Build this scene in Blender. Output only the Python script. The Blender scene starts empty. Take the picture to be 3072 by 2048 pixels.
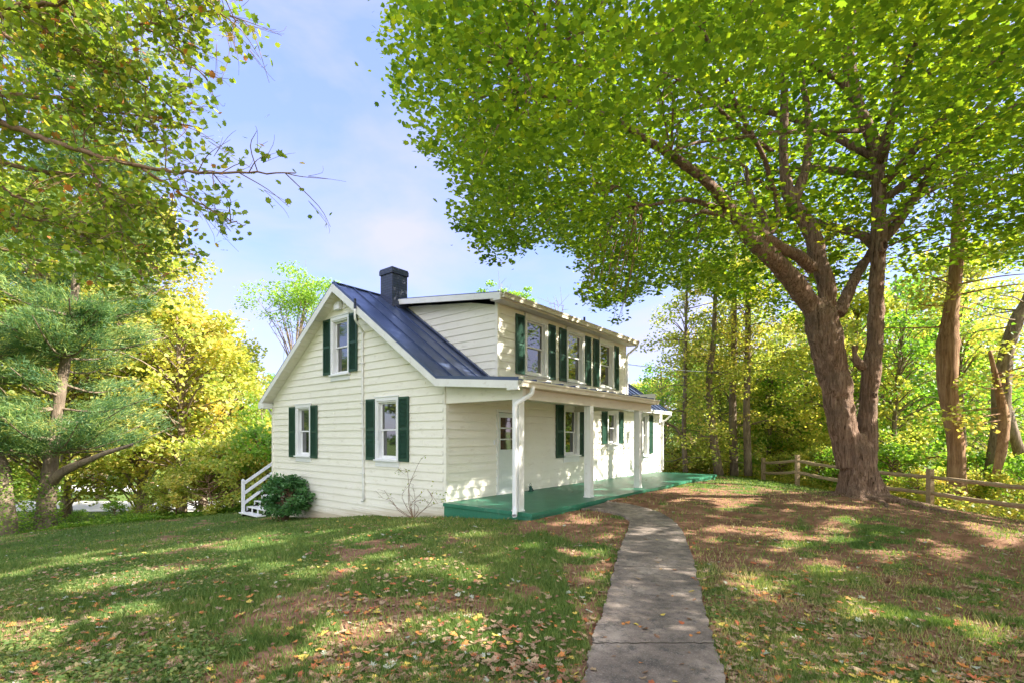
import bpy, math, random
import numpy as np
from mathutils import Vector, Matrix
R_ = math.radians
sc = bpy.context.scene
col = sc.collection
rng = np.random.default_rng(7)
random.seed(7)

# ------------------------------------------------------------------ camera, sky, sun, exposure
F = 1456.0
RV = np.array([.621, -.7838, 0.]); WV = np.array([.7838, .621, 0.]); UP = np.array([0, 0, 1.])
CAM = np.array([-7.65, -7.96, 1.48])
cd = bpy.data.cameras.new('camera'); cam = bpy.data.objects.new('camera', cd); col.objects.link(cam)
cam.location = CAM
cam.rotation_euler = (R_(90), 0, math.atan2(WV[1], WV[0]) - math.pi/2)
cd.sensor_width = 36.0; cd.lens = 36.0*F/3072.0
cd.shift_y = (1308-1024)/3072.0
cd.clip_end = 2000; cd.clip_start = .05
sc.camera = cam

SUN_EL = 35.0
SX, SY = .50, -.866
SUNV = np.array([SX*math.cos(R_(SUN_EL)), SY*math.cos(R_(SUN_EL)), math.sin(R_(SUN_EL))])
w = bpy.data.worlds.new('World'); sc.world = w; w.use_nodes = True
nt = w.node_tree; nt.nodes.clear()
out = nt.nodes.new('ShaderNodeOutputWorld'); bg = nt.nodes.new('ShaderNodeBackground')
sky = nt.nodes.new('ShaderNodeTexSky'); sky.sky_type = 'NISHITA'; sky.sun_disc = False
sky.sun_elevation = R_(SUN_EL); sky.sun_rotation = math.atan2(SX, SY)
sky.air_density = 1.0; sky.dust_density = .6; sky.ozone_density = 2.0
tc = nt.nodes.new('ShaderNodeTexCoord'); mp = nt.nodes.new('ShaderNodeMapping'); mp.inputs['Scale'].default_value = (1.3, 1.3, 3.2)
no = nt.nodes.new('ShaderNodeTexNoise'); no.inputs['Scale'].default_value = 1.5; no.inputs['Detail'].default_value = 7; no.inputs['Roughness'].default_value = .52; no.inputs['Distortion'].default_value = .5
rp = nt.nodes.new('ShaderNodeValToRGB'); rp.color_ramp.elements[0].position = .42; rp.color_ramp.elements[1].position = .66
rp.color_ramp.elements[1].color = (.7, .7, .7, 1)
mx = nt.nodes.new('ShaderNodeMix'); mx.data_type = 'RGBA'
mx.inputs[7].default_value = (1.42, 1.46, 1.9, 1)
nt.links.new(tc.outputs['Generated'], mp.inputs[0]); nt.links.new(mp.outputs[0], no.inputs[0]); nt.links.new(no.outputs[0], rp.inputs[0])
nt.links.new(rp.outputs[0], mx.inputs[0]); tn = nt.nodes.new('ShaderNodeMix'); tn.data_type = 'RGBA'; tn.blend_type = 'MULTIPLY'; tn.inputs[0].default_value = 1; tn.inputs[7].default_value = (.98, .90, 1.0, 1)
ev = nt.nodes.new('ShaderNodeMix'); ev.data_type = 'RGBA'; ev.inputs[0].default_value = .72; ev.inputs[7].default_value = (.58, .84, 1.72, 1)
nt.links.new(sky.outputs[0], ev.inputs[6]); nt.links.new(ev.outputs[2], mx.inputs[6])
nt.links.new(mx.outputs[2], tn.inputs[6]); # unseen bright cloud bank, added behind the viewer to lift the shade
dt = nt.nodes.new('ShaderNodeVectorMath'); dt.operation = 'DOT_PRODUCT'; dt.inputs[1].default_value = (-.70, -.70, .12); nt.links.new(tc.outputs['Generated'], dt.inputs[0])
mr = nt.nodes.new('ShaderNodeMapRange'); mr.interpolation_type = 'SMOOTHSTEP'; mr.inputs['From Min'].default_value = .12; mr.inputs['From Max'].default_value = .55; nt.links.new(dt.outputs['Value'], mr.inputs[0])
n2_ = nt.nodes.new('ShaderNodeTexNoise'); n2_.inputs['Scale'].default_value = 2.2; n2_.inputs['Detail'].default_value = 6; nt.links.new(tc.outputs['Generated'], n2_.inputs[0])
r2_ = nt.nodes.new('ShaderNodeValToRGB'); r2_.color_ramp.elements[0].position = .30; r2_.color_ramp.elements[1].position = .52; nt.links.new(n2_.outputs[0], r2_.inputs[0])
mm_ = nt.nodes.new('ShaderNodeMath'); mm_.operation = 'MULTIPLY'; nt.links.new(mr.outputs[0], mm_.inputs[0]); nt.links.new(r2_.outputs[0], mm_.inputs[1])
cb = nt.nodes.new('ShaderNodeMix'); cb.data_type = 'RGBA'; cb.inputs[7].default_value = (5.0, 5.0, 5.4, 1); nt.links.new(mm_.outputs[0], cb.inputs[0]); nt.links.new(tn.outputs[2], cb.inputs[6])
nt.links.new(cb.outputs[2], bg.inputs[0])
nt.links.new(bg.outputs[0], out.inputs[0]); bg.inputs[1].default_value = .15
sl = bpy.data.lights.new('sun', 'SUN'); sl.energy = 3.8; sl.angle = R_(.53); sl.color = (1, .93, .80)
so = bpy.data.objects.new('sun', sl); col.objects.link(so)
so.rotation_euler = Vector(SUNV).to_track_quat('Z', 'Y').to_euler()
sc.view_settings.view_transform = 'Standard'; sc.view_settings.look = 'None'
sc.view_settings.gamma = 1.0; sc.view_settings.exposure = 2.22
sc.render.engine = 'CYCLES'
sc.cycles.max_bounces = 7; sc.cycles.transparent_max_bounces = 6; sc.cycles.transmission_bounces = 5; sc.cycles.diffuse_bounces = 4

# ------------------------------------------------------------------ helpers
def tag(o, label=None, cat=None, group=None, kind=None):
    if label: o['label'] = label
    if cat: o['category'] = cat
    if group: o['group'] = group
    if kind: o['kind'] = kind
    return o
def empty(name, loc=(0, 0, 0)):
    o = bpy.data.objects.new(name, None); col.objects.link(o); o.location = loc; o.empty_display_size = .2
    return o
def link(name, me, parent=None, loc=None):
    o = bpy.data.objects.new(name, me); col.objects.link(o)
    if loc is not None: o.location = loc
    if parent is not None:
        o.parent = parent
    return o
class MB:
    def __init__(s): s.v = []; s.f = []; s.m = []
    def add(s, vs, fs, mi=0):
        b = len(s.v); s.v += [tuple(map(float, v)) for v in vs]; s.f += [tuple(b+i for i in f) for f in fs]; s.m += [mi]*len(fs)
    def box(s, a, b, mi=0):
        x0, x1 = sorted((a[0], b[0])); y0, y1 = sorted((a[1], b[1])); z0, z1 = sorted((a[2], b[2]))
        s.add([(x0,y0,z0),(x1,y0,z0),(x1,y1,z0),(x0,y1,z0),(x0,y0,z1),(x1,y0,z1),(x1,y1,z1),(x0,y1,z1)],
              [(0,3,2,1),(4,5,6,7),(0,1,5,4),(1,2,6,5),(2,3,7,6),(3,0,4,7)], mi)
    def prism(s, poly, d, mi=0):   # poly: 3d points (planar), d: extrusion vector
        n = len(poly); p = [np.array(q, float) for q in poly]; d = np.array(d, float)
        s.add(p+[q+d for q in p], [tuple(range(n)), tuple(range(2*n-1, n-1, -1))]+[(i, i+n, (i+1) % n+n, (i+1) % n) for i in range(n)], mi)
    def beam(s, a, b, wd, ht, side=(0, 0, 1), mi=0):
        a = np.array(a, float); b = np.array(b, float); d = b-a; d /= np.linalg.norm(d)
        u = np.array(side, float); u -= d*(u@d); u /= np.linalg.norm(u); v = np.cross(d, u)
        c = [(-1,-1),(1,-1),(1,1),(-1,1)]
        vs = [a+v*wd/2*i+u*ht/2*j for i, j in c]+[b+v*wd/2*i+u*ht/2*j for i, j in c]
        s.add(vs, [(0,1,2,3),(7,6,5,4),(0,4,5,1),(1,5,6,2),(2,6,7,3),(3,7,4,0)], mi)
    def tube(s, pts, rad, n=8, mi=0, rough=0., cap=True, seed=0):
        pts = [np.array(p, float) for p in pts]; m = len(pts)
        if not hasattr(rad, '__len__'): rad = [rad]*m
        r = np.random.default_rng(seed+m)
        t0 = pts[1]-pts[0]; t0 /= np.linalg.norm(t0)+1e-9
        u = np.cross(t0, [0, 0, 1.]) if abs(t0[2]) < .9 else np.cross(t0, [1., 0, 0]); u /= np.linalg.norm(u)
        vs = []
        for i in range(m):
            t = pts[min(i+1, m-1)]-pts[max(i-1, 0)]; t /= np.linalg.norm(t)+1e-9
            u = u-t*(u@t); u /= np.linalg.norm(u)+1e-9; v = np.cross(t, u)
            for k in range(n):
                a = 2*math.pi*k/n; rr = rad[i]*(1+rough*(r.random()-.5))
                vs.append(pts[i]+u*math.cos(a)*rr+v*math.sin(a)*rr)
        fs = [(i*n+k, i*n+(k+1) % n, (i+1)*n+(k+1) % n, (i+1)*n+k) for i in range(m-1) for k in range(n)]
        if cap: fs += [tuple(range(n-1, -1, -1)), tuple((m-1)*n+k for k in range(n))]
        s.add(vs, fs, mi)
    def mesh(s, name, mats, smooth=False):
        me = bpy.data.meshes.new(name); me.from_pydata(s.v, [], s.f); me.validate()
        for m in (mats if isinstance(mats, (list, tuple)) else [mats]): me.materials.append(m)
        if len(s.m) == len(me.polygons): me.polygons.foreach_set('material_index', s.m)
        if smooth: me.polygons.foreach_set('use_smooth', [True]*len(me.polygons))
        me.update(); return me
    def build(s, name, mats, parent=None, smooth=False, bevel=0):
        o = link(name, s.mesh(name, mats, smooth), parent)
        if bevel:
            b = o.modifiers.new('bevel', 'BEVEL'); b.width = bevel; b.segments = 2; b.limit_method = 'ANGLE'
        return o
def smooth_line(pts, n):
    P = np.array(pts, float); m = len(P)
    Q = np.vstack([2*P[0]-P[1], P, 2*P[-1]-P[-2]])
    res = []
    for i in range(m-1):
        for k in range(n):
            t = k/n; a, b, c, d = Q[i], Q[i+1], Q[i+2], Q[i+3]
            res.append(.5*((2*b)+(-a+c)*t+(2*a-5*b+4*c-d)*t*t+(-a+3*b-3*c+d)*t**3))
    res.append(P[-1]); return np.array(res)
# value noise (numpy), used to place grass, soil and leaves
_T = np.random.default_rng(3).random((256, 256))
def vnoise(x, y, s):
    x = np.asarray(x, float)/s+1000; y = np.asarray(y, float)/s+1000
    i = np.floor(x).astype(int); j = np.floor(y).astype(int); fx = x-i; fy = y-j
    fx = fx*fx*(3-2*fx); fy = fy*fy*(3-2*fy)
    g = lambda a, b: _T[a & 255, b & 255]
    return (g(i, j)*(1-fx)+g(i+1, j)*fx)*(1-fy)+(g(i, j+1)*(1-fx)+g(i+1, j+1)*fx)*fy
def fbm(x, y, s, o=4):
    r = 0; a = 1; t = 0
    for k in range(o): r = r+a*vnoise(x+17*k, y-9*k, s/2**k); t += a; a *= .55
    return r/t
# photograph pixel -> world point at a depth / on a plane (used for measuring the place)
def at(x, y, depth): return CAM+(RV*(x-1536)/F+WV+UP*(1308-y)/F)*depth
def onp(x, y, ax, val):
    d = RV*(x-1536)/F+WV+UP*(1308-y)/F; return CAM+d*((val-CAM[ax])/d[ax])
def project(P):
    q = np.asarray(P)-CAM; d = q@WV; dd = np.where(np.abs(d) < 1e-6, 1e-6, d)
    return 1536+F*(q@RV)/dd, 1308-F*q[..., 2]/dd, d

# ------------------------------------------------------------------ materials
MATS = {}
def newmat(name):
    m = bpy.data.materials.new(name); m.use_nodes = True; n = m.node_tree
    b = n.nodes['Principled BSDF']; return m, n, b
def noise(n, scale, detail=5, rough=.6, vec=None, dist=0):
    t = n.nodes.new('ShaderNodeTexNoise'); t.inputs['Scale'].default_value = scale; t.inputs['Detail'].default_value = detail
    t.inputs['Roughness'].default_value = rough; t.inputs['Distortion'].default_value = dist
    if vec is not None: n.links.new(vec, t.inputs['Vector'])
    return t.outputs[0]
def coords(n, scale=(1, 1, 1), which='Object'):
    c = n.nodes.new('ShaderNodeTexCoord'); m = n.nodes.new('ShaderNodeMapping'); m.inputs['Scale'].default_value = scale
    n.links.new(c.outputs[which], m.inputs[0]); return m.outputs[0]
def ramp(n, fac, stops):
    r = n.nodes.new('ShaderNodeValToRGB'); e = r.color_ramp.elements
    while len(e) < len(stops): e.new(.5)
    for k, (p, c) in enumerate(stops): e[k].position = p; e[k].color = (*c, 1) if len(c) == 3 else c
    n.links.new(fac, r.inputs[0]); return r.outputs[0]
def mixc(n, fac, a, b, mode='MIX'):
    m = n.nodes.new('ShaderNodeMix'); m.data_type = 'RGBA'; m.blend_type = mode
    for sock, val in ((m.inputs[0], fac), (m.inputs[6], a), (m.inputs[7], b)):
        if isinstance(val, (int, float)): sock.default_value = val
        elif isinstance(val, tuple): sock.default_value = (*val, 1)
        else: n.links.new(val, sock)
    return m.outputs[2]
def bump(n, b, h, strength=.3, dist=.02):
    u = n.nodes.new('ShaderNodeBump'); u.inputs['Strength'].default_value = strength; u.inputs['Distance'].default_value = dist
    n.links.new(h, u.inputs['Height']); n.links.new(u.outputs[0], b.inputs['Normal']); return u
def painted(name, c1, c2, rough=.5, scale=3, bs=.08, spec=.4, stain=None, stretch=(1, 1, 1)):
    m, n, b = newmat(name); v = coords(n, stretch)
    f = noise(n, scale, 6, .65, v)
    c = ramp(n, f, [(.3, c1), (.7, c2)])
    if stain:
        f2 = noise(n, scale*2.3, 8, .75, v)
        mm = ramp(n, f2, [(.56, (0, 0, 0)), (.72, (1, 1, 1))])
        c = mixc(n, mm, c, stain)
    n.links.new(c, b.inputs['Base Color']); b.inputs['Roughness'].default_value = rough
    b.inputs['Specular IOR Level'].default_value = spec
    bump(n, b, noise(n, 60, 4, .6, v), bs, .004); return m
M_siding = painted('cream_siding', (.82, .79, .695), (.87, .845, .76), .5, 1.3, .1, .35, (.66, .62, .52), (1, 1, 2.5))
n = M_siding.node_tree; b = n.nodes['Principled BSDF']; old = b.inputs['Base Color'].links[0].from_socket
tcg = n.nodes.new('ShaderNodeNewGeometry'); sg = n.nodes.new('ShaderNodeSeparateXYZ'); n.links.new(tcg.outputs['Position'], sg.inputs[0])
m1 = n.nodes.new('ShaderNodeMath'); m1.operation = 'MULTIPLY_ADD'; n.links.new(sg.outputs[1], m1.inputs[0]); m1.inputs[1].default_value = .105; n.links.new(sg.outputs[2], m1.inputs[2])
m2 = n.nodes.new('ShaderNodeMath'); m2.operation = 'MULTIPLY_ADD'; n.links.new(noise(n, 6, 6, .7), m2.inputs[0]); m2.inputs[1].default_value = .6; n.links.new(m1.outputs[0], m2.inputs[2])
n.links.new(mixc(n, ramp(n, m2.outputs[0], [(.0, (.75,)*3), (.24, (0, 0, 0))]), old, (.50, .40, .28)), b.inputs['Base Color'])
M_siding2 = painted('front_cream_siding', (.80, .77, .67), (.85, .82, .73), .55, 1.3, .1, .3, (.66, .61, .50), (1, 1, 2.5))  # slightly darker cream, on porch wall, porch ceiling and dormer front
M_trim = painted('white_trim', (.72, .72, .70), (.80, .80, .80), .45, 2.5, .1, .4, (.62, .60, .55))
M_beige = painted('beige_fascia', (.60, .55, .45), (.68, .63, .53), .55, 2, .1, .3, (.5, .45, .36), (1, 1, 3))
M_white = painted('white_vinyl', (.78, .79, .82), (.84, .84, .86), .35, 2, .05, .5)
M_shut = painted('dark_green_paint', (.012, .050, .032), (.018, .072, .045), .42, 8, .15, .5)
M_porch = painted('green_porch_paint', (.022, .15, .088), (.042, .20, .125), .42, 2.2, .25, .4, (.12, .23, .16))
M_roof, n, b = newmat('navy_metal_roof'); v = coords(n)
c = ramp(n, noise(n, 1.6, 6, .6, v), [(.3, (.048, .075, .165)), (.7, (.075, .10, .195))])
c = mixc(n, ramp(n, noise(n, 5, 8, .8, v), [(.62, (0, 0, 0)), (.75, (.35, .35, .35))]), c, (.16, .14, .15))
n.links.new(c, b.inputs['Base Color']); b.inputs['Metallic'].default_value = .35; b.inputs['Specular IOR Level'].default_value = .8
n.links.new(ramp(n, noise(n, 3, 5, .6, v), [(.3, (.30,)*3), (.7, (.42,)*3)]), b.inputs['Roughness']); bump(n, b, noise(n, 2.2, 3, .5, v), .12, .03)
M_chim, n, b = newmat('painted_chimney_brick')
v = coords(n)
cx = n.nodes.new('ShaderNodeCombineXYZ'); sp = n.nodes.new('ShaderNodeSeparateXYZ'); n.links.new(v, sp.inputs[0])
ad = n.nodes.new('ShaderNodeMath'); n.links.new(sp.outputs[0], ad.inputs[0]); n.links.new(sp.outputs[1], ad.inputs[1])
n.links.new(ad.outputs[0], cx.inputs[0]); n.links.new(sp.outputs[2], cx.inputs[1])
bt = n.nodes.new('ShaderNodeTexBrick'); bt.inputs['Scale'].default_value = 1; bt.inputs['Brick Width'].default_value = .21; bt.inputs['Row Height'].default_value = .072
bt.inputs['Mortar Size'].default_value = .008; bt.inputs['Color1'].default_value = (.032, .045, .095, 1); bt.inputs['Color2'].default_value = (.05, .062, .115, 1); bt.inputs['Mortar'].default_value = (.018, .022, .04, 1)
n.links.new(cx.outputs[0], bt.inputs['Vector']); n.links.new(bt.outputs[0], b.inputs['Base Color']); b.inputs['Roughness'].default_value = .5
bump(n, b, mixc(n, .4, bt.outputs[0], noise(n, 30, 5, .7, v)), .8, .02)
M_glass, n, b = newmat('window_glass'); b.inputs['Base Color'].default_value = (.022, .024, .022, 1); b.inputs['Roughness'].default_value = .03; b.inputs['IOR'].default_value = 2.3
v = coords(n); bump(n, b, noise(n, 1.8, 2, .5, v), .05, .02)
M_curtain = painted('curtain', (.45, .45, .44), (.55, .55, .54), .9, 5)
M_doorp = painted('door_paint', (.62, .68, .66), (.70, .74, .72), .4, 2)
M_lantern = painted('dark_green_lantern', (.01, .06, .05), (.015, .08, .06), .4, 8)
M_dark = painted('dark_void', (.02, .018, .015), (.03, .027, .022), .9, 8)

def wood_mat(name, a, b_, c_, sc_=1.0, grain=(1, 1, 1), bs=.6):
    m, n, b = newmat(name); v = coords(n, grain)
    f = noise(n, 6*sc_, 8, .7, v, .4)
    cc = ramp(n, f, [(.25, a), (.5, b_), (.75, c_)])
    n.links.new(cc, b.inputs['Base Color']); b.inputs['Roughness'].default_value = .85; b.inputs['Specular IOR Level'].default_value = .2
    bump(n, b, f, bs, .03); return m
def bark(name, a, b_, c_, s=1.0, zs=.18, bs=1.0, dist=.05):
    m, n, b = newmat(name); v = coords(n, (1, 1, zs))
    f = noise(n, 9*s, 9, .72, v, .8); f2 = noise(n, 1.3, 4, .6, coords(n))
    cc = ramp(n, f, [(.32, a), (.5, b_), (.68, c_)])
    cc = mixc(n, ramp(n, f2, [(.45, (0, 0, 0)), (.65, (.5, .5, .5))]), cc, c_)
    n.links.new(cc, b.inputs['Base Color']); b.inputs['Roughness'].default_value = .9; b.inputs['Specular IOR Level'].default_value = .15
    bump(n, b, f, bs, dist); return m
M_bark, n, b = newmat('maple_bark'); v = coords(n, (1, 1, .11)); v2 = coords(n)
f1 = noise(n, 15, 9, .75, v, 1.2); f2 = noise(n, 2.2, 6, .7, v2); f3 = noise(n, 45, 6, .7, coords(n, (1, 1, .5)))
cc = ramp(n, f1, [(.37, (.055, .032, .022)), (.45, (.24, .145, .10)), (.56, (.43, .285, .21)), (.72, (.64, .48, .38))])
cc = mixc(n, ramp(n, f2, [(.42, (0, 0, 0)), (.62, (.55, .55, .55))]), cc, (.17, .125, .10)); cc = mixc(n, ramp(n, f3, [(.55, (0, 0, 0)), (.72, (.4, .4, .4))]), cc, (.46, .38, .33))
n.links.new(cc, b.inputs['Base Color']); b.inputs['Roughness'].default_value = .92; b.inputs['Specular IOR Level'].default_value = .12
bump(n, b, mixc(n, .25, f1, f3), 1.0, .16)
M_bark2 = bark('cedar_bark', (.10, .05, .028), (.30, .17, .10), (.50, .32, .20), 1.6, .06, 1.0, .06)
M_bark3 = bark('woodland_bark', (.08, .06, .045), (.20, .15, .11), (.36, .28, .21), 1.2, .2)
M_twig = bark('twig_bark', (.10, .06, .035), (.18, .11, .07), (.27, .18, .12), 2, 1, .3, .01)
M_fence = wood_mat('weathered_cedar_rail', (.20, .14, .085), (.38, .275, .175), (.52, .40, .27), 1.4, (1, 1, 6), .7)

def leaf_mat(name, stops, tr=.5, trc=(1.5, 1.6, .5), rough=.45, hue=.0):
    m, n, b = newmat(name)
    a = n.nodes.new('ShaderNodeAttribute'); a.attribute_name = 'v'
    fac = a.outputs['Fac']
    if hue:
        oi = n.nodes.new('ShaderNodeObjectInfo'); mm = n.nodes.new('ShaderNodeMath'); mm.operation = 'MULTIPLY_ADD'
        n.links.new(oi.outputs['Random'], mm.inputs[0]); mm.inputs[1].default_value = hue; n.links.new(fac, mm.inputs[2]); fac = mm.outputs[0]
    c = ramp(n, fac, stops)
    n.links.new(c, b.inputs['Base Color']); b.inputs['Roughness'].default_value = rough; b.inputs['Specular IOR Level'].default_value = .35
    t = n.nodes.new('ShaderNodeBsdfTranslucent'); tcol = mixc(n, 1.0, c, trc, 'MULTIPLY'); n.links.new(tcol, t.inputs[0])
    ms = n.nodes.new('ShaderNodeMixShader'); ms.inputs[0].default_value = tr
    n.links.new(b.outputs[0], ms.inputs[1]); n.links.new(t.outputs[0], ms.inputs[2])
    n.links.new(ms.outputs[0], n.nodes['Material Output'].inputs[0]); return m
L_maple = leaf_mat('maple_leaves', [(0, (.06, .13, .02)), (.45, (.135, .215, .024)), (.8, (.24, .305, .03)), (.97, (.38, .36, .035)), (1, (.42, .30, .035))], .6, (2.0, 1.9, .6))
L_mapleL = leaf_mat('maple_leaves_turning', [(0, (.11, .19, .03)), (.5, (.23, .30, .035)), (.78, (.36, .37, .05)), (.92, (.42, .30, .05)), (1, (.45, .17, .06))], .5, (1.7, 1.65, .8))
L_bright = leaf_mat('sunny_leaves', [(0, (.13, .22, .045)), (.35, (.28, .35, .07)), (.7, (.47, .48, .12)), (1, (.62, .49, .16))], .5, (1.7, 1.62, .8), .5, .25)
L_green = leaf_mat('green_leaves', [(0, (.09, .19, .035)), (.5, (.18, .31, .05)), (1, (.34, .43, .08))], .5, (1.6, 1.8, .7), .5, .2)
L_pine = leaf_mat('pine_needles', [(0, (.055, .13, .06)), (.45, (.12, .22, .09)), (.8, (.30, .40, .12)), (1, (.48, .46, .15))], .4, (1.4, 1.5, .8), .5)
L_shrub = leaf_mat('shrub_leaves', [(0, (.05, .14, .05)), (.5, (.09, .22, .07)), (1, (.20, .33, .14))], .3, (1.3, 1.5, .7), .38)
L_grass = leaf_mat('grass_blades', [(0, (.085, .155, .04)), (.5, (.155, .23, .06)), (.8, (.28, .295, .10)), (1, (.46, .38, .21))], .4, (1.4, 1.5, .7), .6)
def litter_mat(name, a, b_):
    m, n, b = newmat(name); v = coords(n)
    n.links.new(ramp(n, noise(n, 30, 4, .6, v), [(.3, a), (.7, b_)]), b.inputs['Base Color']); b.inputs['Roughness'].default_value = .7; return m
LIT = [('tan', litter_mat('tan_leaf', (.26, .17, .10), (.38, .27, .17))), ('orange', litter_mat('orange_leaf', (.42, .15, .04), (.55, .23, .06))),
       ('brown', litter_mat('brown_leaf', (.16, .08, .045), (.26, .14, .08))), ('pale grey-green', litter_mat('pale_leaf', (.30, .32, .24), (.42, .43, .35))),
       ('yellow', litter_mat('yellow_leaf', (.50, .36, .06), (.60, .45, .10))), ('rusty red', litter_mat('red_leaf', (.36, .09, .035), (.45, .13, .05)))]

# ------------------------------------------------------------------ terrain
def fence_s(x, y): return (x-10.7)*.664-(y+8.7)*.748
def ground(x, y):
    x = np.asarray(x, float); y = np.asarray(y, float)
    g = np.interp(y, [-40, -14, -8, -2.6, 0, 1.2, 3, 4.6, 6, 8.2, 11, 14, 18, 24, 40, 400], [-.9, -.35, -.17, -.13, -.33, -.47, -.60, -.82, -.96, -1.13, -1.33, -1.62, -2.5, -3.3, -3.4, -3.4])
    # along the far part of the porch the ground stays level with the slab
    g = np.where(x > 1, np.maximum(g, np.interp(x, [1, 3], [-3, -.09])*(y < 0)+np.where(y < 0, 0, -9)), g)
    s = fence_s(x, y)
    g = g-np.interp(s, [-6, -4, -1, 0, 4, 10, 20, 60], [0, .06, .30, .45, 1.2, 2.2, 2.9, 2.9])
    q = (x-CAM[0]); r = (y-CAM[1]); dep = q*WV[0]+r*WV[1]
    t = np.clip((dep-23)/8, 0, 1); t = t*t*(3-2*t)
    far = -3.4+np.clip(dep-50, 0, 60)*.16+np.clip(dep-110, 0, 500)*.04
    g = g*(1-t)+far*t
    # root mound of the maple
    d2 = (x-MX)**2+(y-MY)**2
    g = g+.16*np.exp(-d2/3.2)
    n_ = (fbm(x, y, 2.2, 3)-.5)*.07*np.clip((np.hypot(x, y)-0)/3, 0.3, 1)
    return g+n_
MX, MY = CAM[0]+8.9*RV[0]+12.3*WV[0], CAM[1]+8.9*RV[1]+12.3*WV[1]
pL = [(-6.6, -7.15), (-4.8, -6.33), (-4.13, -6.03), (-3.39, -5.75), (-2.23, -5.26), (-.71, -4.65), (.71, -4.1), (1.22, -3.8), (1.62, -3.35), (1.74, -2.95), (1.70, -2.50)]
pR = [(-6.2, -7.9), (-4.22, -7.06), (-3.54, -6.78), (-2.8, -6.49), (-1.61, -6.04), (-.52, -5.59), (.53, -5.15), (1.43, -4.65), (2.30, -3.95), (2.86, -3.15), (3.0, -2.50)]
pLs = smooth_line(pL, 6); pRs = smooth_line(pR, 6)
pathpoly = np.vstack([pLs, pRs[::-1]])
def inpoly(x, y, poly):
    x = np.asarray(x); y = np.asarray(y); ins = np.zeros(x.shape, bool); n = len(poly)
    for i in range(n):
        x1, y1 = poly[i][:2]; x2, y2 = poly[(i+1) % n][:2]
        if y1 == y2: continue
        c = ((y1 > y) != (y2 > y)) & (x < (x2-x1)*(y-y1)/(y2-y1)+x1)
        ins ^= c
    return ins
def pathdist(x, y):
    c = (pLs+pRs)/2; d = np.full(np.shape(x), 99.)
    for p in c: d = np.minimum(d, np.hypot(x-p[0], y-p[1]))
    return d
def grassiness(x, y):     # 0 bare red soil .. 1 full grass
    x = np.asarray(x, float); y = np.asarray(y, float)
    n1 = fbm(x, y, 1.8, 5); n2 = fbm(x+40, y+9, .35, 3)
    # streaks of bare soil to the right of the path, under the maple; greener lawn to the left and beyond
    d = np.hypot(x-MX, y-MY)
    q = x-CAM[0]; r = y-CAM[1]; lat = q*RV[0]+r*RV[1]; dep = q*WV[0]+r*WV[1]
    base = np.where(lat < .6, .64, .14)
    base = base-.30*np.exp(-(d/4.2)**2)
    base = base+.55*np.clip((dep-12.6)/2.5, 0, 1)*(lat > 1.5)+.25*np.clip((-lat-3)/3, 0, 1)
    base = base-.35*np.exp(-((x-1.5)**2/3+(y+2.9)**2/.5))-.35*np.exp(-((x-5)**2/6+(y+2.9)**2/.35))
    base = base-.28*np.exp(-((lat+1.2)**2/1.3+(dep-4.6)**2/1.6))-.2*np.exp(-((lat-0.1)**2/1.5+(dep-8)**2/1.))
    v = base+(n1-.5)*1.9+(n2-.5)*1.7
    return np.clip((v-.22)/.50, 0, 1)

def build_ground():
    rad = np.concatenate([[.0, .6, 1.2, 1.8], np.geomspace(2.2, 32, 260), np.geomspace(34, 900, 60)]); NA = 560
    # finer angular steps inside the view
    ang = np.linspace(0, 2*math.pi, NA, endpoint=False)
    Rg, A = np.meshgrid(rad, ang, indexing='ij')
    X = CAM[0]+Rg*np.cos(A); Y = CAM[1]+Rg*np.sin(A)
    Z = ground(X, Y)
    gr = grassiness(X, Y)
    Z = Z-.02*(inpoly(X, Y, pathpoly))
    Z = Z+(fbm(X, Y, .25, 3)-.5)*.03*(Rg < 30)
    co = np.stack([X, Y, Z], -1).reshape(-1, 3)
    nR = len(rad); i = np.arange(nR-1)[:, None]*NA; k = np.arange(NA)[None, :]; k2 = (k+1) % NA
    f = np.stack([i+k, i+NA+k, i+NA+k2, i+k2], -1).reshape(-1, 4)
    me = bpy.data.meshes.new('ground'); me.vertices.add(len(co)); me.vertices.foreach_set('co', co.ravel())
    me.loops.add(f.size); me.loops.foreach_set('vertex_index', f.ravel().astype(np.int32))
    me.polygons.add(len(f)); me.polygons.foreach_set('loop_start', np.arange(0, f.size, 4, dtype=np.int32))
    me.polygons.foreach_set('use_smooth', np.ones(len(f), bool))
    at_ = me.attributes.new('grass', 'FLOAT', 'POINT'); at_.data.foreach_set('value', gr.ravel().astype(np.float32))
    me.update(calc_edges=True); me.validate()
    m, n, b = newmat('lawn_soil'); v = coords(n)
    a = n.nodes.new('ShaderNodeAttribute'); a.attribute_name = 'grass'
    soil = ramp(n, noise(n, 3.5, 9, .7, v), [(.28, (.15, .075, .048)), (.5, (.29, .155, .10)), (.74, (.44, .265, .18))])
    gcol = ramp(n, noise(n, 12, 8, .75, v), [(.3, (.07, .12, .03)), (.55, (.12, .18, .045)), (.75, (.22, .22, .09))])
    ma = n.nodes.new('ShaderNodeMath'); ma.operation = 'MULTIPLY_ADD'; n.links.new(noise(n, 25, 6, .7, v), ma.inputs[0]); ma.inputs[1].default_value = .9; n.links.new(a.outputs['Fac'], ma.inputs[2])
    fac = ramp(n, ma.outputs[0], [(.55, (0, 0, 0)), (1.0, (1, 1, 1))])
    n.links.new(mixc(n, fac, soil, gcol), b.inputs['Base Color']); b.inputs['Roughness'].default_value = .95; b.inputs['Specular IOR Level'].default_value = .1
    bump(n, b, noise(n, 40, 8, .75, v), .9, .03)
    me.materials.append(m)
    o = link('ground', me); tag(o, kind='structure')
build_ground()

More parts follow.
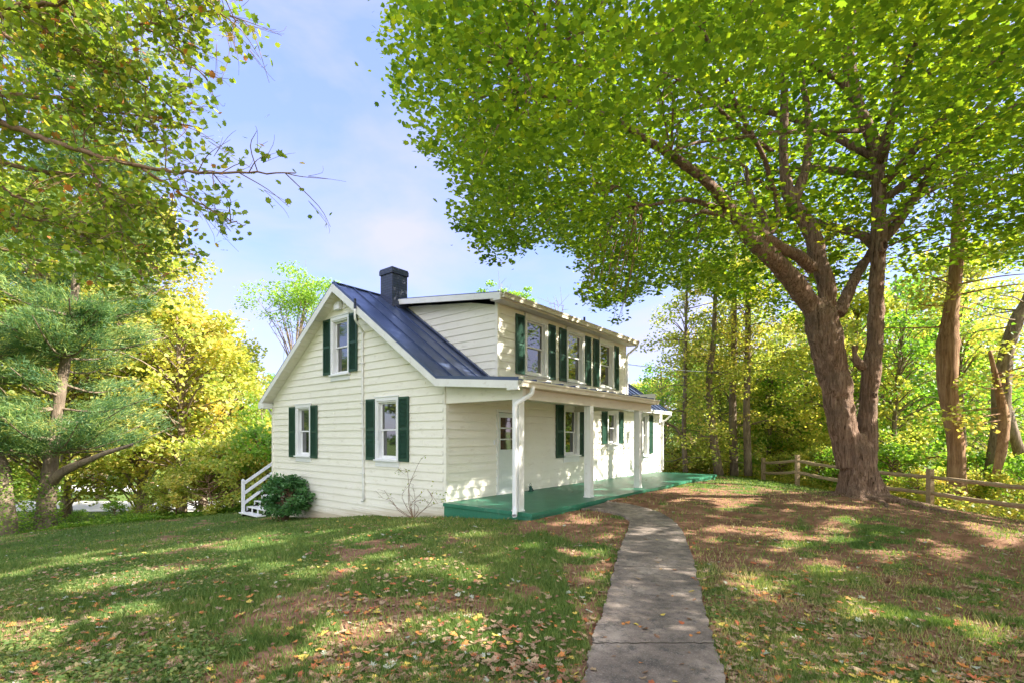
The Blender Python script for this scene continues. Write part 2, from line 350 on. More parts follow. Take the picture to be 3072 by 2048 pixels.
def ribbon(name, L, Rr, lift, mat, kind='structure', thick=.12, sub=3):
    mb = MB(); n = len(L); vs = []; fs = []
    for i in range(n):
        for k in range(sub+1):
            t = k/sub; p = L[i]*(1-t)+Rr[i]*t
            vs.append((p[0], p[1], float(ground(p[0], p[1]))+lift))
    W_ = sub+1
    for i in range(n-1):
        for k in range(sub): fs.append((i*W_+k, i*W_+k+1, (i+1)*W_+k+1, (i+1)*W_+k))
    mb.add(vs, fs)
    for side in (0, sub):
        e = [vs[i*W_+side] for i in range(n)]
        mb.add(e+[(a, b_, c-thick) for a, b_, c in e], [(i, i+1, n+i+1, n+i) for i in range(n-1)])
    o = mb.build(name, mat); tag(o, kind=kind); return o
M_conc, n, b = newmat('old_concrete'); v = coords(n)
c = ramp(n, noise(n, 2.2, 8, .7, v), [(.32, (.095, .075, .065)), (.5, (.23, .178, .150)), (.66, (.41, .33, .28))])
c = mixc(n, ramp(n, noise(n, 7, 9, .9, v), [(.50, (0, 0, 0)), (.60, (.85, .85, .85))]), c, (.06, .055, .052))
c = mixc(n, ramp(n, noise(n, 90, 3, .6, v), [(.55, (0, 0, 0)), (.7, (.35, .35, .35))]), c, (.5, .48, .45))
n.links.new(c, b.inputs['Base Color']); b.inputs['Roughness'].default_value = .85
bump(n, b, noise(n, 50, 8, .8, v), .7, .012)
# ragged edges
rg = np.random.default_rng(5)
pl2 = smooth_line(pL, 22); pr2 = smooth_line(pR, 22)
dl = (vnoise(np.arange(len(pl2)), 0*np.arange(len(pl2)), 3.)-.5)[:, None]*.028+(rg.random((len(pl2), 1))-.5)*.02
dr = (vnoise(np.arange(len(pr2)), 50+0*np.arange(len(pr2)), 3.)-.5)[:, None]*.028+(rg.random((len(pr2), 1))-.5)*.02
nrm = pr2-pl2; nrm /= np.linalg.norm(nrm, axis=1)[:, None]
path_z = .035
ribbon('path', pl2+nrm*dl, pr2+nrm*dr, path_z, M_conc, sub=6)
M_crack = painted('joint_dirt', (.035, .028, .022), (.06, .05, .04), .95, 9)
for jt in (.17, .40, .63):
    i = int(jt*len(pl2)); gg = np.random.default_rng(i); A_ = pl2[i]; B_ = pr2[i]; dv = pl2[i+1]-pl2[i]; dv = dv/np.linalg.norm(dv); q1 = []; q2 = []
    for t in np.linspace(.0, 1., 26):
        p = A_*(1-t)+B_*t+dv*(gg.random()-.5)*.025; w_ = .004+.006*gg.random(); z_ = float(ground(p[0], p[1]))+path_z+.003
        q1.append((p[0]-dv[0]*w_, p[1]-dv[1]*w_, z_)); q2.append((p[0]+dv[0]*w_, p[1]+dv[1]*w_, z_))
    mb = MB(); mb.add(q1+q2, [(k, k+1, 26+k+1, 26+k) for k in range(25)]); tag(mb.build('path_crack', M_crack), kind='structure')
M_road = painted('pale_gravel', (.50, .49, .47), (.62, .61, .58), .9, 1.5, .5)
def strip(name, dA, dB, l0, l1, n=60, bend=0):
    t = np.linspace(0, 1, n); lat = l0+(l1-l0)*t
    A = np.array([CAM[:2]+RV[:2]*l+WV[:2]*(dA+bend*(l/30)**2) for l in lat]); B = np.array([CAM[:2]+RV[:2]*l+WV[:2]*(dB+bend*(l/30)**2) for l in lat])
    ribbon(name, A, B, .03, M_road, thick=.02, sub=2)
strip('driveway', 31.5, 36.5, -60, 40)
strip('road', 43.0, 48.5, -80, 60)

# ------------------------------------------------------------------ house
house = empty('house', (0, 0, 0))
tag(house, 'cream clapboard cottage with navy metal roof, long dormer and green porch', 'house')
K = .70; RZ = 5.65; RY = 4.07; X1 = 12.65
def roofz(y): return RZ-K*abs(y-RY)
EXP = .198; Z0 = 1.45
def siding(mb, mapf, lo, hi, z0, z1, holes, depth=.021, joints=None):
    """mapf(u, z, out) -> xyz; lo(z)/hi(z) extents; horizontal lapped boards, openings left free"""
    k = math.floor((z0-Z0)/EXP)
    while Z0+k*EXP < z1-1e-6:
        a = max(Z0+k*EXP, z0); b_ = min(Z0+(k+1)*EXP, z1); c0 = Z0+k*EXP
        cuts = sorted({a, b_} | {h for H_ in holes for h in (H_[2], H_[3]) if a < h < b_})
        for za, zb in zip(cuts[:-1], cuts[1:]):
            zm = (za+zb)/2; segs = [(None, None)]
            hs = sorted([(H_[0], H_[1]) for H_ in holes if H_[2] < zm < H_[3]])
            edges = [None]; 
            for h0, h1 in hs: edges += [h0, h1]
            edges.append(None)
            for i in range(0, len(edges), 2):
                l, r = edges[i], edges[i+1]
                la = lo(za) if l is None else l; lb = lo(zb) if l is None else l
                ra = hi(za) if r is None else r; rb = hi(zb) if r is None else r
                if ra-la < .003 and rb-lb < .003: continue
                rb = max(rb, lb+.001); ra = max(ra, la+.001)
                oa = depth*(1-(za-c0)/EXP)+.002; ob = depth*(1-(zb-c0)/EXP)+.002
                us = [0.]
                L_ = ra-la
                nseg = max(1, int(L_/.8))
                vs = []
                for q in range(nseg+1):
                    t = q/nseg
                    wv_ = 0.0015*math.sin(7*(la+t*L_)+k*2.3)
                    vs.append(mapf(la+t*(ra-la), za, oa+wv_)); vs.append(mapf(lb+t*(rb-lb), zb, ob))
                mb.add(vs, [(2*q, 2*q+2, 2*q+3, 2*q+1) for q in range(nseg)])
                if za == a:
                    mb.add([mapf(la, za, 0), mapf(ra, za, 0), mapf(ra, za, oa), mapf(la, za, oa)], [(0, 1, 2, 3)])
        k += 1
gable_holes = [(5.80, 6.53, .90, 2.36), (1.70, 2.48, .90, 2.38), (3.80, 4.56, 3.22, 4.72)]   # y0,y1,z0,z1
front_holes = [(1.80, 2.62, .02, 2.10), (4.95, 5.72, .90, 2.32), (7.79, 8.49, 1.22, 2.32), (10.75, 11.25, .7, 2.35)]
dormer_holes = [(3.0, 3.94, 3.2, 4.70), (5.13, 6.05, 3.2, 4.70), (7.21, 8.13, 3.2, 4.70)]
gx = lambda u, z, o: (-o, u, z)
gy = lambda u, z, o: (u, -o, z)
off = .12
mb = MB()
siding(mb, gx, lambda z: max(.08, RY-(RZ-off-z)/K) if z > 2.6 else .08, lambda z: min(8.10, RY+(RZ-off-z)/K) if z > 2.6 else 8.10, -1.5, RZ-off, gable_holes)
gj = np.random.default_rng(9); kk = math.floor((-1.2-Z0)/EXP)
while Z0+kk*EXP < 5.2:
    a = Z0+kk*EXP; u = .5+gj.random()*3
    while u < 8:
        if abs(u-RY) < (RZ-.3-a-EXP)/K and not any(h[0]-.13 < u < h[1]+.13 and h[2]-.3 < a+.1 < h[3]+.2 for h in gable_holes): mb.box((-.019, u, a+.012), (0, u+.004, a+EXP*.6))
        u += 2.4+gj.random()*1.4
    kk += 1
mb.build('gable_wall', M_siding, house)
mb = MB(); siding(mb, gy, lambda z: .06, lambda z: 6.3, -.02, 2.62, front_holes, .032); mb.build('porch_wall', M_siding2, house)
# shingle-sided part past the porch: same courses with vertical joints
mb = MB(); siding(mb, gy, lambda z: 6.3, lambda z: 12.72, -.5, 2.66, front_holes, .016)
zz = -.5; ci = 0
k = math.floor((-.5-Z0)/EXP)
while Z0+k*EXP < 2.5:
    a = Z0+k*EXP; u = 6.3+(.3 if k % 2 else 0)+.1
    while u < 12.7:
        if not any(h[0]-.12 < u < h[1]+.12 and h[2]-.25 < a+.1 < h[3]+.1 for h in front_holes):
            mb.box((u, -.021, a+.012), (u+.006, 0, a+EXP-.01))
        u += .6
    k += 1
M_joint = painted('shingle', (.76, .74, .67), (.82, .80, .75), .55, 1.3, .2, .3, (.6, .58, .52))
mb.build('shingle_wall', M_joint, house)
mb = MB()
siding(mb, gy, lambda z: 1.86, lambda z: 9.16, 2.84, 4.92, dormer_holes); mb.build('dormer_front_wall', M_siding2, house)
DK = .128; DZ = 4.90
mb = MB()
def dlo(z): return 0.06
def dhi(z): return max(0.061, (z-2.80)/K) if z < 5.4 else 3.7
siding(mb, lambda u, z, o: (1.8-o, u, z), lambda z: max(.06, (z-DZ)/DK), lambda z: min(3.6, (z-2.78)/K), 2.9, 5.32, [])
mb.build('dormer_side_wall', M_siding, house)
mb = MB(); siding(mb, lambda u, z, o: (9.2+o, -u, z), lambda z: -min(3.6, (z-2.78)/K), lambda z: -max(.06, (z-DZ)/DK), 2.9, 5.32, []); mb.build('dormer_side_wall', M_siding, house)
# back walls / far gable (plain backing; also closes the inside)
mb = MB()
mb.box((.004, 8.10, -1.6), (12.7, 8.14, 2.75)); 
mb.prism([(12.70, 0, -1), (12.70, 8.14, -1.6), (12.70, 8.14, 2.7), (12.70, RY, 5.5), (12.70, 0, 2.7)], (.03, 0, 0))
mb.build('back_wall', M_siding, house)
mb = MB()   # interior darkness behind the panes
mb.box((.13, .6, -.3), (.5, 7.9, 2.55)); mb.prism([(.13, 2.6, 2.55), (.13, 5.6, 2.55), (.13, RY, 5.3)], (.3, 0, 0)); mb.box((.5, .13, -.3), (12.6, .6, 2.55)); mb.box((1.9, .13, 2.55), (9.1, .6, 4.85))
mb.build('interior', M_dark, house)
mb = MB(); mb.box((.03, .10, -1.5), (12.6, 8.05, -.35)); mb.build('foundation', M_beige, house)
# corner boards
mb = MB()
for a, b_ in (((-.034, -.034, -.42), (.055, .055, 2.67)), ((-.034, 8.10, -1.45), (.05, 8.175, 2.50)), ((12.72, -.03, -.4), (12.79, .05, 2.6)), ((1.765, -.034, 2.84), (1.855, .055, 4.90)), ((9.165, -.034, 2.84), (9.24, .055, 4.88))):
    mb = MB(); mb.box(a, b_); mb.build('corner_board', M_siding, house)
# main roof
def slab(mb, pts, th, mi=0):   # pts on the top surface, thickness downwards
    mb.prism(pts, (0, 0, -th), mi)
RX0 = -.32
mb = MB()
slab(mb, [(RX0, RY, RZ), (X1, RY, RZ), (X1, -.02, roofz(-.02)), (RX0, -.02, roofz(-.02))], .035)
slab(mb, [(RX0, RY, RZ), (RX0, 8.42, roofz(8.42)), (X1, 8.42, roofz(8.42)), (X1, RY, RZ)], .035)
slab(mb, [(6.42, -.02, roofz(-.02)-.002), (X1, -.02, roofz(-.02)-.002), (X1, -.36, roofz(-.36)), (6.42, -.36, roofz(-.36))], .033)
zk = roofz(-.02)
slab(mb, [(RX0, -.02, zk-.003), (6.42, -.02, zk-.003), (6.42, -2.30, 2.585), (RX0, -2.30, 2.585)], .03)
sx = RX0+.008
seams = [RX0+.012]+[.29+.50*i for i in range(25) if .29+.5*i < X1-.05]+[X1-.012]
sz = .036
for s in seams:
    top = RY
    if 1.5 < s < 9.3: top = 0.0
    if top > 0: mb.beam((s, top, roofz(top)+sz/2), (s, -.02, zk+sz/2), .03, sz, (0, 0, 1))
    if s < 6.4: mb.beam((s, -.02, zk+sz/2-.004), (s, -2.30, 2.585+sz/2), .022, sz, (0, 0, 1))
    else: mb.beam((s, -.02, zk+sz/2-.004), (s, -.36, roofz(-.36)+sz/2), .022, sz)
    mb.beam((s, RY, RZ+sz/2), (s, 8.42, roofz(8.42)+sz/2), .022, sz)
mb.beam((RX0, RY, RZ+.012), (X1, RY, RZ+.012), .10, .03)
mb.beam((1.74, -.0, 2.86), (1.74, 3.7, 2.86+K*3.7), .10, .03)      # flashing beside the dormer
roof = mb.build('roof', M_roof, house)
# dormer roof
mb = MB(); slab(mb, [(1.46, -.36, DZ+.12), (9.3, -.36, DZ+.12), (9.3, 4.0, DZ+.12+4.36*DK), (1.46, 4.0, DZ+.12+4.36*DK)], .03)
mb.build('dormer_roof', M_roof, house)
mb = MB()
mb.beam((9.31, -.37, DZ+.015), (9.31, 3.9, DZ+.015+4.27*DK), .03, .15); mb.build('dormer_rake_board', M_trim, house, bevel=.004)
mb = MB(); mb.beam((1.45, -.37, DZ+.015), (1.45, 3.6, DZ+.015+3.97*DK), .03, .15)
mb.box((1.43, -.40, DZ-.09), (1.475, -.18, DZ+.06))
mb.build('dormer_rake_board', M_trim, house, bevel=.004)
mb = MB(); mb.prism([(1.47, -.40, DZ+.08), (1.47, -.40, DZ-.08), (1.47, -.05, DZ-.06), (1.47, -.02, DZ+.05), (1.47, -.34, DZ+.09)], (7.85, 0, 0))
mb.build('dormer_soffit', M_beige, house)
def gutter(x0, x1, y, z, name='gutter', mat=None):
    prof = [(0, 0), (0, -.10), (-.03, -.125), (-.085, -.125), (-.10, -.06), (-.125, -.03), (-.125, 0), (-.112, 0), (-.112, -.025), (-.012, -.10), (-.012, 0)]
    mb = MB(); mb.prism([(x0, y+a, z+b_) for a, b_ in prof], (x1-x0, 0, 0)); return mb.build(name, mat or M_beige, house)
gutter(1.47, 9.33, -.40, DZ+.085)
gutter(RX0+.02, 6.46, -2.30, 2.56)
gutter(6.5, X1+.1, -.36, roofz(-.36)-.02, mat=M_white)
# rake fascia and soffits (gable end)
mb = MB()
for y_end, sgn in ((8.44, 1), (-.02, -1)):
    za = roofz(y_end)
    mb.prism([(RX0, RY, RZ-.036), (RX0, y_end, za-.036), (RX0, y_end, za-.20), (RX0, RY, RZ-.245)], (-.028, 0, 0))
mb.prism([(RX0-.001, -.02, zk-.036), (RX0-.001, -2.31, 2.55), (RX0-.001, -2.31, 2.40), (RX0-.001, -.02, zk-.20)], (-.028, 0, 0))
mb.box((RX0-.032, -2.33, 2.38), (RX0+.02, -2.05, 2.455))
mb.box((RX0-.03, 8.10, roofz(8.42)-.21), (RX0+.28, 8.44, roofz(8.42)-.05))
mb.box((RX0+.0, 8.42, roofz(8.42)-.2), (X1, 8.45, roofz(8.42)-.045))
for e, s_ in ((X1, 1),):
    mb.prism([(e, RY, RZ-.036), (e, 8.44, roofz(8.44)-.036), (e, 8.44, roofz(8.44)-.2), (e, RY, RZ-.22)], (.028, 0, 0))
    mb.prism([(e, RY, RZ-.036), (e, -.36, roofz(-.36)-.036), (e, -.36, roofz(-.36)-.18), (e, RY, RZ-.22)], (.028, 0, 0))
mb.build('rake_board', M_trim, house)
mb = MB()
n_s = 15
for i in range(n_s*2):
    t0, t1 = i/(n_s*2), (i+1)/(n_s*2)-.004
    y0 = RY+(8.42-RY)*t0; y1 = RY+(8.42-RY)*t1
    mb.prism([(RX0, y0, roofz(y0)-.17), (RX0, y1, roofz(y1)-.17), (.02, y1, roofz(y1)-.17), (.02, y0, roofz(y0)-.17)], (0, 0, .04))
    y0 = RY-(RY+.02)*t0; y1 = RY-(RY+.02)*t1
    mb.prism([(RX0, y0, roofz(y0)-.17), (RX0, y1, roofz(y1)-.17), (.02, y1, roofz(y1)-.17), (.02, y0, roofz(y0)-.17)], (0, 0, .04))
mb.build('soffit', M_siding, house); mb = MB(); mb.prism([(6.4, -.36, 2.40), (X1, -.36, 2.40), (X1, 0, 2.46), (6.4, 0, 2.46)], (0, 0, .03))
mb.box((6.43, -.36, 2.40), (X1, -.335, 2.52))
mb.build('soffit', M_siding, house)
# porch ceiling, beams, end panel
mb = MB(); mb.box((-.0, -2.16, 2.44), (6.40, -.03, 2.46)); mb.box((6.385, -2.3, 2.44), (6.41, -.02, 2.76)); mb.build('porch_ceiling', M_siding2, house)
mb = MB(); mb.box((-.02, -2.17, 2.22), (6.41, -2.0, 2.435)); mb.box((-.02, -2.30, 2.43), (6.41, -2.165, 2.45)); mb.box((5.5, -2.0, 2.25), (5.62, -.03, 2.43)); mb.build('porch_beam', M_beige, house)
mb = MB(); mb.prism([(-.03, .0, 2.22), (-.03, -2.19, 2.22), (-.03, -2.19, 2.52), (-.03, -.0, 2.75)], (.10, 0, 0))
mb.box((-.037, -2.19, 2.425), (-.028, 0, 2.437))
mb.build('porch_end_panel', M_siding, house)
mb = MB(); mb.box((-.030, -.0, 2.2), (-.045, -.035, 2.67)); mb.build('corner_trim', M_beige, house)
# porch floor
mb = MB()
mb.box((-.12, -2.48, -.075), (12.1, -.024, 0)); mb.box((-.09, -2.44, -.5), (12.05, -.03, -.078))
mb.build('porch_floor', M_porch, house, bevel=.006)
# posts
for px_ in (-.03, 2.79, 5.64):
    mb = MB(); wd = .085
    x, y = px_, -2.08
    mb.box((x-wd, y-wd, .002), (x+wd, y+wd, 2.219)); mb.box((x-wd-.008, y-.02, .0021), (x-wd, y+.02, 2.21)); 
    mb.box((x-wd-.012, y-wd-.012, 0.0022), (x+wd+.012, y+wd+.012, .03))
    mb.build('porch_post', M_trim, house, bevel=.006)
# downspouts
def spout(pts, name='downspout', mat=M_white, w_=.055, h_=.075):
    P = smooth_line(pts, 5); mb = MB(); vs = []; n = len(P)
    u0 = None
    for i in range(n):
        t = P[min(i+1, n-1)]-P[max(i-1, 0)]; t /= np.linalg.norm(t)
        u = np.array([0, 1., 0]); u -= t*(u@t); u /= np.linalg.norm(u); v_ = np.cross(t, u)
        for a, b_ in ((-1, -.6), (-.6, -1), (.6, -1), (1, -.6), (1, .6), (.6, 1), (-.6, 1), (-1, .6)): vs.append(P[i]+u*a*h_/2+v_*b_*w_/2)
    fs = [(i*8+k, i*8+(k+1) % 8, (i+1)*8+(k+1) % 8, (i+1)*8+k) for i in range(n-1) for k in range(8)]+[tuple(range(8))[::-1]]
    mb.add(vs, fs); return mb.build(name, mat, house, smooth=False)
spout([(.05, -2.36, 2.46), (.05, -2.36, 2.36), (.0, -2.34, 2.29), (-.17, -2.18, 2.14), (-.20, -2.13, 2.04), (-.20, -2.13, 1.8), (-.20, -2.13, .5), (-.20, -2.13, .14), (-.23, -2.16, .06), (-.38, -2.26, -.03)], w_=.07, h_=.09)
spout([(9.25, -.46, 4.88), (9.25, -.44, 4.78), (9.25, -.2, 4.6), (9.27, -.06, 4.45), (9.27, -.05, 3.6), (9.27, -.05, 2.95)])
spout([(12.7, -.42, 2.44), (12.7, -.42, 2.36), (12.76, -.2, 2.18), (12.78, -.07, 2.05), (12.78, -.06, 1.0), (12.78, -.06, 0.05)])
spout([(RX0+.35, 8.5, 2.4), (RX0+.35, 8.35, 2.25), (.03, 8.22, 2.1), (.03, 8.21, 1.), (.03, 8.21, -1)])
# chimney
mb = MB(); mb.box((1.22, 3.5, 4.9), (1.78, 4.05, 6.22)); mb.box((1.19, 3.47, 6.22), (1.81, 4.08, 6.36)); mb.box((1.205, 3.485, 6.36), (1.795, 4.065, 6.40))
mb.box((1.19, 3.46, 5.2), (1.81, 3.5, 5.42)); mb.prism([(1.18, 3.44, 5.18), (1.18, 4.10, 5.60), (1.18, 4.10, 5.70), (1.18, 3.44, 5.34)], (.04, 0, 0))
ch = mb.build('chimney', M_chim, house, bevel=.008)
mb = MB(); mb.tube([(6.1, -.05, 5.0), (6.1, -.05, 5.32)], .035, 10); mb.build('vent_pipe', M_chim, house)
# conduit on the gable
mb = MB(); P = smooth_line([(-.05, 3.05, -.2), (-.05, 3.09, 1.5), (-.05, 3.1, 3.2), (-.05, 3.1, 4.15), (-.06, 3.09, 4.25), (-.34, 2.96, 4.44), (-.385, 2.94, 4.52), (-.385, 2.94, 4.74)], 5)
mb.tube(P, .030, 10); mb.tube([(-.11, 3.04, -.21), (-.02, 3.1, -.19)], .035, 8)
for z_ in (.5, 1.7, 2.35, 3.4): mb.box((-.085, 3.04, z_), (-.02, 3.16, z_+.02))
mb.build('conduit', M_trim, house, smooth=True)
mb = MB(); mb.tube([(-.385, 2.94, 4.74), (-.385, 2.94, 5.0)], .034, 10); mb.build('conduit_cap', M_chim, house)
# gable vent hood
mb = MB(); mb.prism([(-.03, 4.08, 5.22), (-.03, 4.08, 4.98), (-.15, 4.08, 4.98), (-.15, 4.08, 5.12), (-.05, 4.08, 5.24)], (0, .24, 0)); mb.box((-.03, 3.96, 5.0), (-.02, 4.05, 5.2))
mb.build('vent_hood', M_white, house, bevel=.004)
mb = MB(); mb.box((-.0, 0, 0), (.05, .02, .1))

# windows: generic, built in a local frame (u along the wall, out of the wall, z)
def window(mapf, u0, u1, z0, z1, sill_h=.12, casing=.075, mat=M_white, sill_out=.05, deep=.085):
    """u0..u1,z0..z1 = hole; casing around it"""
    def box(mb, ua, ub, oa, ob, za, zb):
        p = [mapf(ua, za, oa), mapf(ub, zb, ob)]; mb.box(p[0], p[1])
    mb = MB(); cs = casing
    box(mb, u0-cs, u0, -.02, .055, z0-.001, z1+.0); box(mb, u1, u1+cs, -.02, .055, z0-.001, z1+.0)
    box(mb, u0-cs, u1+cs, -.02, .058, z1, z1+cs+.02); box(mb, u0-cs-.015, u1+cs+.015, -.01, .075, z1+cs+.02, z1+cs+.045)
    # jambs inside
    fr = .035
    box(mb, u0, u0+fr, -deep-.03, .035, z0, z1); box(mb, u1-fr, u1, -deep-.03, .035, z0, z1); box(mb, u0+fr, u1-fr, -deep-.03, .034, z1-fr, z1); box(mb, u0+fr, u1-fr, -deep-.03, .034, z0, z0+fr)
    W_ = mb.build('window', mat, house, bevel=.004)
    ms = MB(); box(ms, u0-cs-.02, u1+cs+.02, -.02, .055+sill_out, z0-.045, z0-.002); box(ms, u0-cs, u1+cs, -.015, .045, z0-sill_h-.04, z0-.046)
    ms.build('sill', mat, W_, bevel=.004)
    zm = (z0+z1)/2+.01; a, b_ = u0+fr, u1-fr; st = .045
    for nm, (za, zb, o) in {'upper': (zm-.02, z1-fr, -deep+.03), 'lower': (z0+fr, zm+.02, -deep-.005)}.items():
        mf = MB()
        box(mf, a, a+st, o-.03, o, za, zb); box(mf, b_-st, b_, o-.03, o, za, zb)
        box(mf, a+st, b_-st, o-.03, o, zb-.038, zb); box(mf, a+st, b_-st, o-.03, o, za, za+(.038 if nm == 'upper' else .06))
        mf.build('sash', mat, W_, bevel=.003)
        mp_ = MB(); box(mp_, a+st, b_-st, o-.018, o-.013, za+.03, zb-.03)
        mp_.build('pane', M_glass, W_)
    return W_
def shutter(mapf, u0, u1, z0, z1, o0=.028):
    def box(mb, ua, ub, oa, ob, za, zb):
        p = [mapf(ua, za, oa), mapf(ub, zb, ob)]; mb.box(p[0], p[1])
    mb = MB(); t = .038; st = .045
    box(mb, u0, u0+st, o0, o0+t, z0, z1); box(mb, u1-st, u1, o0, o0+t, z0, z1)
    zmid = z0+(z1-z0)*.5
    for za, zb in ((z0, z0+.075), (zmid-.03, zmid+.03), (z1-.055, z1)): box(mb, u0+st, u1-st, o0+.002, o0+t-.002, za, zb)
    box(mb, u0+st, u1-st, o0+.004, o0+.010, z0+.07, z1-.05)
    z = z0+.085
    while z < z1-.075:
        if not (zmid-.05 < z < zmid+.035):
            pts = [mapf(u0+st, z, o0+.034), mapf(u0+st, z+.008, o0+.034), mapf(u0+st, z+.026, o0+.012), mapf(u0+st, z+.018, o0+.012)]
            p2 = mapf(u1-st, z, o0+.034); d = np.array(p2)-np.array(pts[0]); mb.prism(pts, d)
        z += .032
    return mb.build('shutter', M_shut, house)
gwin = [window(gx, *h, sill_h=.14) for h in gable_holes]
for u0, u1, z0, z1 in ((6.62, 6.99, .84, 2.40), (5.36, 5.71, .84, 2.40), (2.575, 2.95, .87, 2.45), (1.24, 1.61, .87, 2.45), (4.64, 5.01, 3.23, 4.80), (3.36, 3.72, 3.23, 4.80)): shutter(gx, u0, u1, z0, z1)
for i, h in enumerate(front_holes[1:]): window(gy, *h, sill_h=.17, mat=M_trim if i else M_trim, sill_out=.06)
for u0, u1, z0, z1 in ((4.45, 4.86, .84, 2.43), (5.82, 6.18, .84, 2.38), (7.32, 7.70, 1.23, 2.36), (8.59, 8.96, 1.23, 2.38), (10.25, 10.63, .79, 2.37), (11.36, 11.73, .79, 2.37)): shutter(gy, u0, u1, z0, z1)
for h in dormer_holes: window(gy, *h, sill_h=.06, mat=M_trim, casing=.08)
for u0, u1 in ((2.51, 2.88), (4.06, 4.41), (4.64, 5.01), (6.17, 6.53), (6.73, 7.09), (8.25, 8.58)): shutter(gy, u0, u1, 3.15, 4.73)
# front door
mb = MB(); mb.box((1.74, -.05, .0), (1.80, .02, 2.10)); mb.box((2.62, -.05, .0), (2.68, .02, 2.10)); mb.box((1.74, -.052, 2.10), (2.68, .02, 2.17)); mb.box((1.78, -.07, .001), (2.64, .02, .03))
door = mb.build('front_door', M_trim, house, bevel=.004)
mb = MB(); mb.box((1.80, -.02, .03), (1.90, .02, 2.09)); mb.box((2.52, -.02, .03), (2.62, .02, 2.09)); mb.box((1.90, -.02, .03), (2.52, .02, .72)); mb.box((1.90, -.02, 1.97), (2.52, .02, 2.09))
for z_ in (1.68, 1.39, 1.11): mb.box((1.90, -.018, z_), (2.52, .018, z_+.035))
mb.box((1.90, -.008, .72), (2.52, .018, 1.11)); mb.box((1.97, -.024, .12), (2.45, -.019, .62))
mb.build('leaf', M_doorp, door, bevel=.003)
mb = MB(); mb.box((1.90, -.004, 1.14), (2.52, 0.001, 1.97)); mb.build('pane', M_glass, door)
mb = MB(); mb.tube([(2.56, -.02, 1.02), (2.56, -.07, 1.02)], .012, 8); mb.tube([(2.56, -.07, 1.02), (2.56, -.10, 1.02)], [.026, .02], 10); mb.build('handle', M_chim, door, smooth=True)
mb = MB(); mb.box((1.62, -.04, 1.27), (1.68, -.02, 1.39)); mb.build('doorbell', M_white, house, bevel=.004)
# wooden steps at the back corner
st = empty('porch_steps', (-.3, 8.9, -1.25)); tag(st, 'white painted wooden steps with handrail at the back corner of the house', 'steps')
def bl(mb, name, mat, **k):
    o = mb.build(name, mat, st, **k); o.location = -st.location; return o
for k in range(7):
    xk = -.47+.25*k; zt = -1.10+.175*k
    mb = MB(); mb.box((xk, 8.27, zt-.035), (xk+.30, 9.62, zt)); bl(mb, 'tread', M_white, bevel=.005)
    mb = MB()
    for yy in (8.33, 8.75, 9.17, 9.55):
        mb = MB(); mb.box((xk+.245, yy, zt), (xk+.275, yy+.045, zt+.14)); bl(mb, 'riser_slat', M_white)
mb = MB(); mb.beam((-.42, 9.50, -1.32), (1.2, 9.50, -.15), .04, .2, (0, 0, 1)); mb.beam((-.42, 8.35, -1.32), (1.2, 8.35, -.15), .04, .2, (0, 0, 1)); mb.box((-.30, 8.35, -1.5), (-.26, 9.5, -1.14))
bl(mb, 'stringer', M_dark)
mb = MB(); mb.box((-.40, 9.50, -1.3), (-.31, 9.59, .0)); mb.prism([(-.40, 9.50, .0), (-.31, 9.50, .0), (-.355, 9.50, .035)], (0, .09, 0)); bl(mb, 'newel_post', M_white, bevel=.004)
for dz in (-.12, -.46, -.80):
    mb = MB(); mb.beam((-.33, 9.545, dz), (1.35, 9.545, dz+1.68*.66), .035, .10, (0, 0, 1)); bl(mb, 'handrail', M_white, bevel=.004)
# lantern on the porch
lt = empty('lantern', (2.92, -.22, 0)); tag(lt, 'small dark green lantern with loop handle on porch floor against wall', 'lantern')
mb = MB(); mb.box((-.045, -.045, 0), (.045, .045, .02)); mb.tube([(0, 0, .02), (0, 0, .13), (0, 0, .16)], [.04, .04, .02], 8); mb.box((-.04, -.04, .12), (.04, .04, .135)); mb.build('body', M_lantern, lt, bevel=.003)
mb = MB(); mb.tube([(.04*math.cos(a)*.9, 0, .15+.075*math.sin(a)) for a in np.linspace(0, math.pi, 9)], .006, 6); mb.build('handle', M_lantern, lt)
mb = MB(); mb.prism([(.02, -.03, .12), (.10, -.04, .02), (.13, 0, .0), (.06, .01, .15)], (0, .03, 0)); mb.build('flap', M_chim, lt)

# ------------------------------------------------------------------ split rail fence
fence = empty('split_rail_fence', (13, -6, -.5)); tag(fence, 'weathered split-rail fence with two rails running behind the big maple', 'fence')
FP = [at(2290, 1400, 22.2)[:2], at(2392, 1400, 19.4)[:2], at(2556, 1400, 16.5)[:2], at(2790, 1400, 13.9)[:2], at(3135, 1400, 11.1)[:2], at(3700, 1400, 8.3)[:2]]
tops = [.50, .74, .60, .55, .50, .45]
def rough_rail(mb, a, b_, s, seed):
    r = np.random.default_rng(seed); n = 12; P = [np.array(a)*(1-t)+np.array(b_)*t+np.array([0, 0, (r.random()-.5)*.02]) for t in np.linspace(0, 1, n)]
    P = [p+np.array([0, 0, -.03*math.sin(math.pi*i/(n-1))]) for i, p in enumerate(P)]
    rad = [s*(.55 if i in (0, n-1) else 1)*(1+.1*(r.random()-.5)) for i in range(n)]
    mb.tube(P, rad, 6, rough=.22, seed=seed)
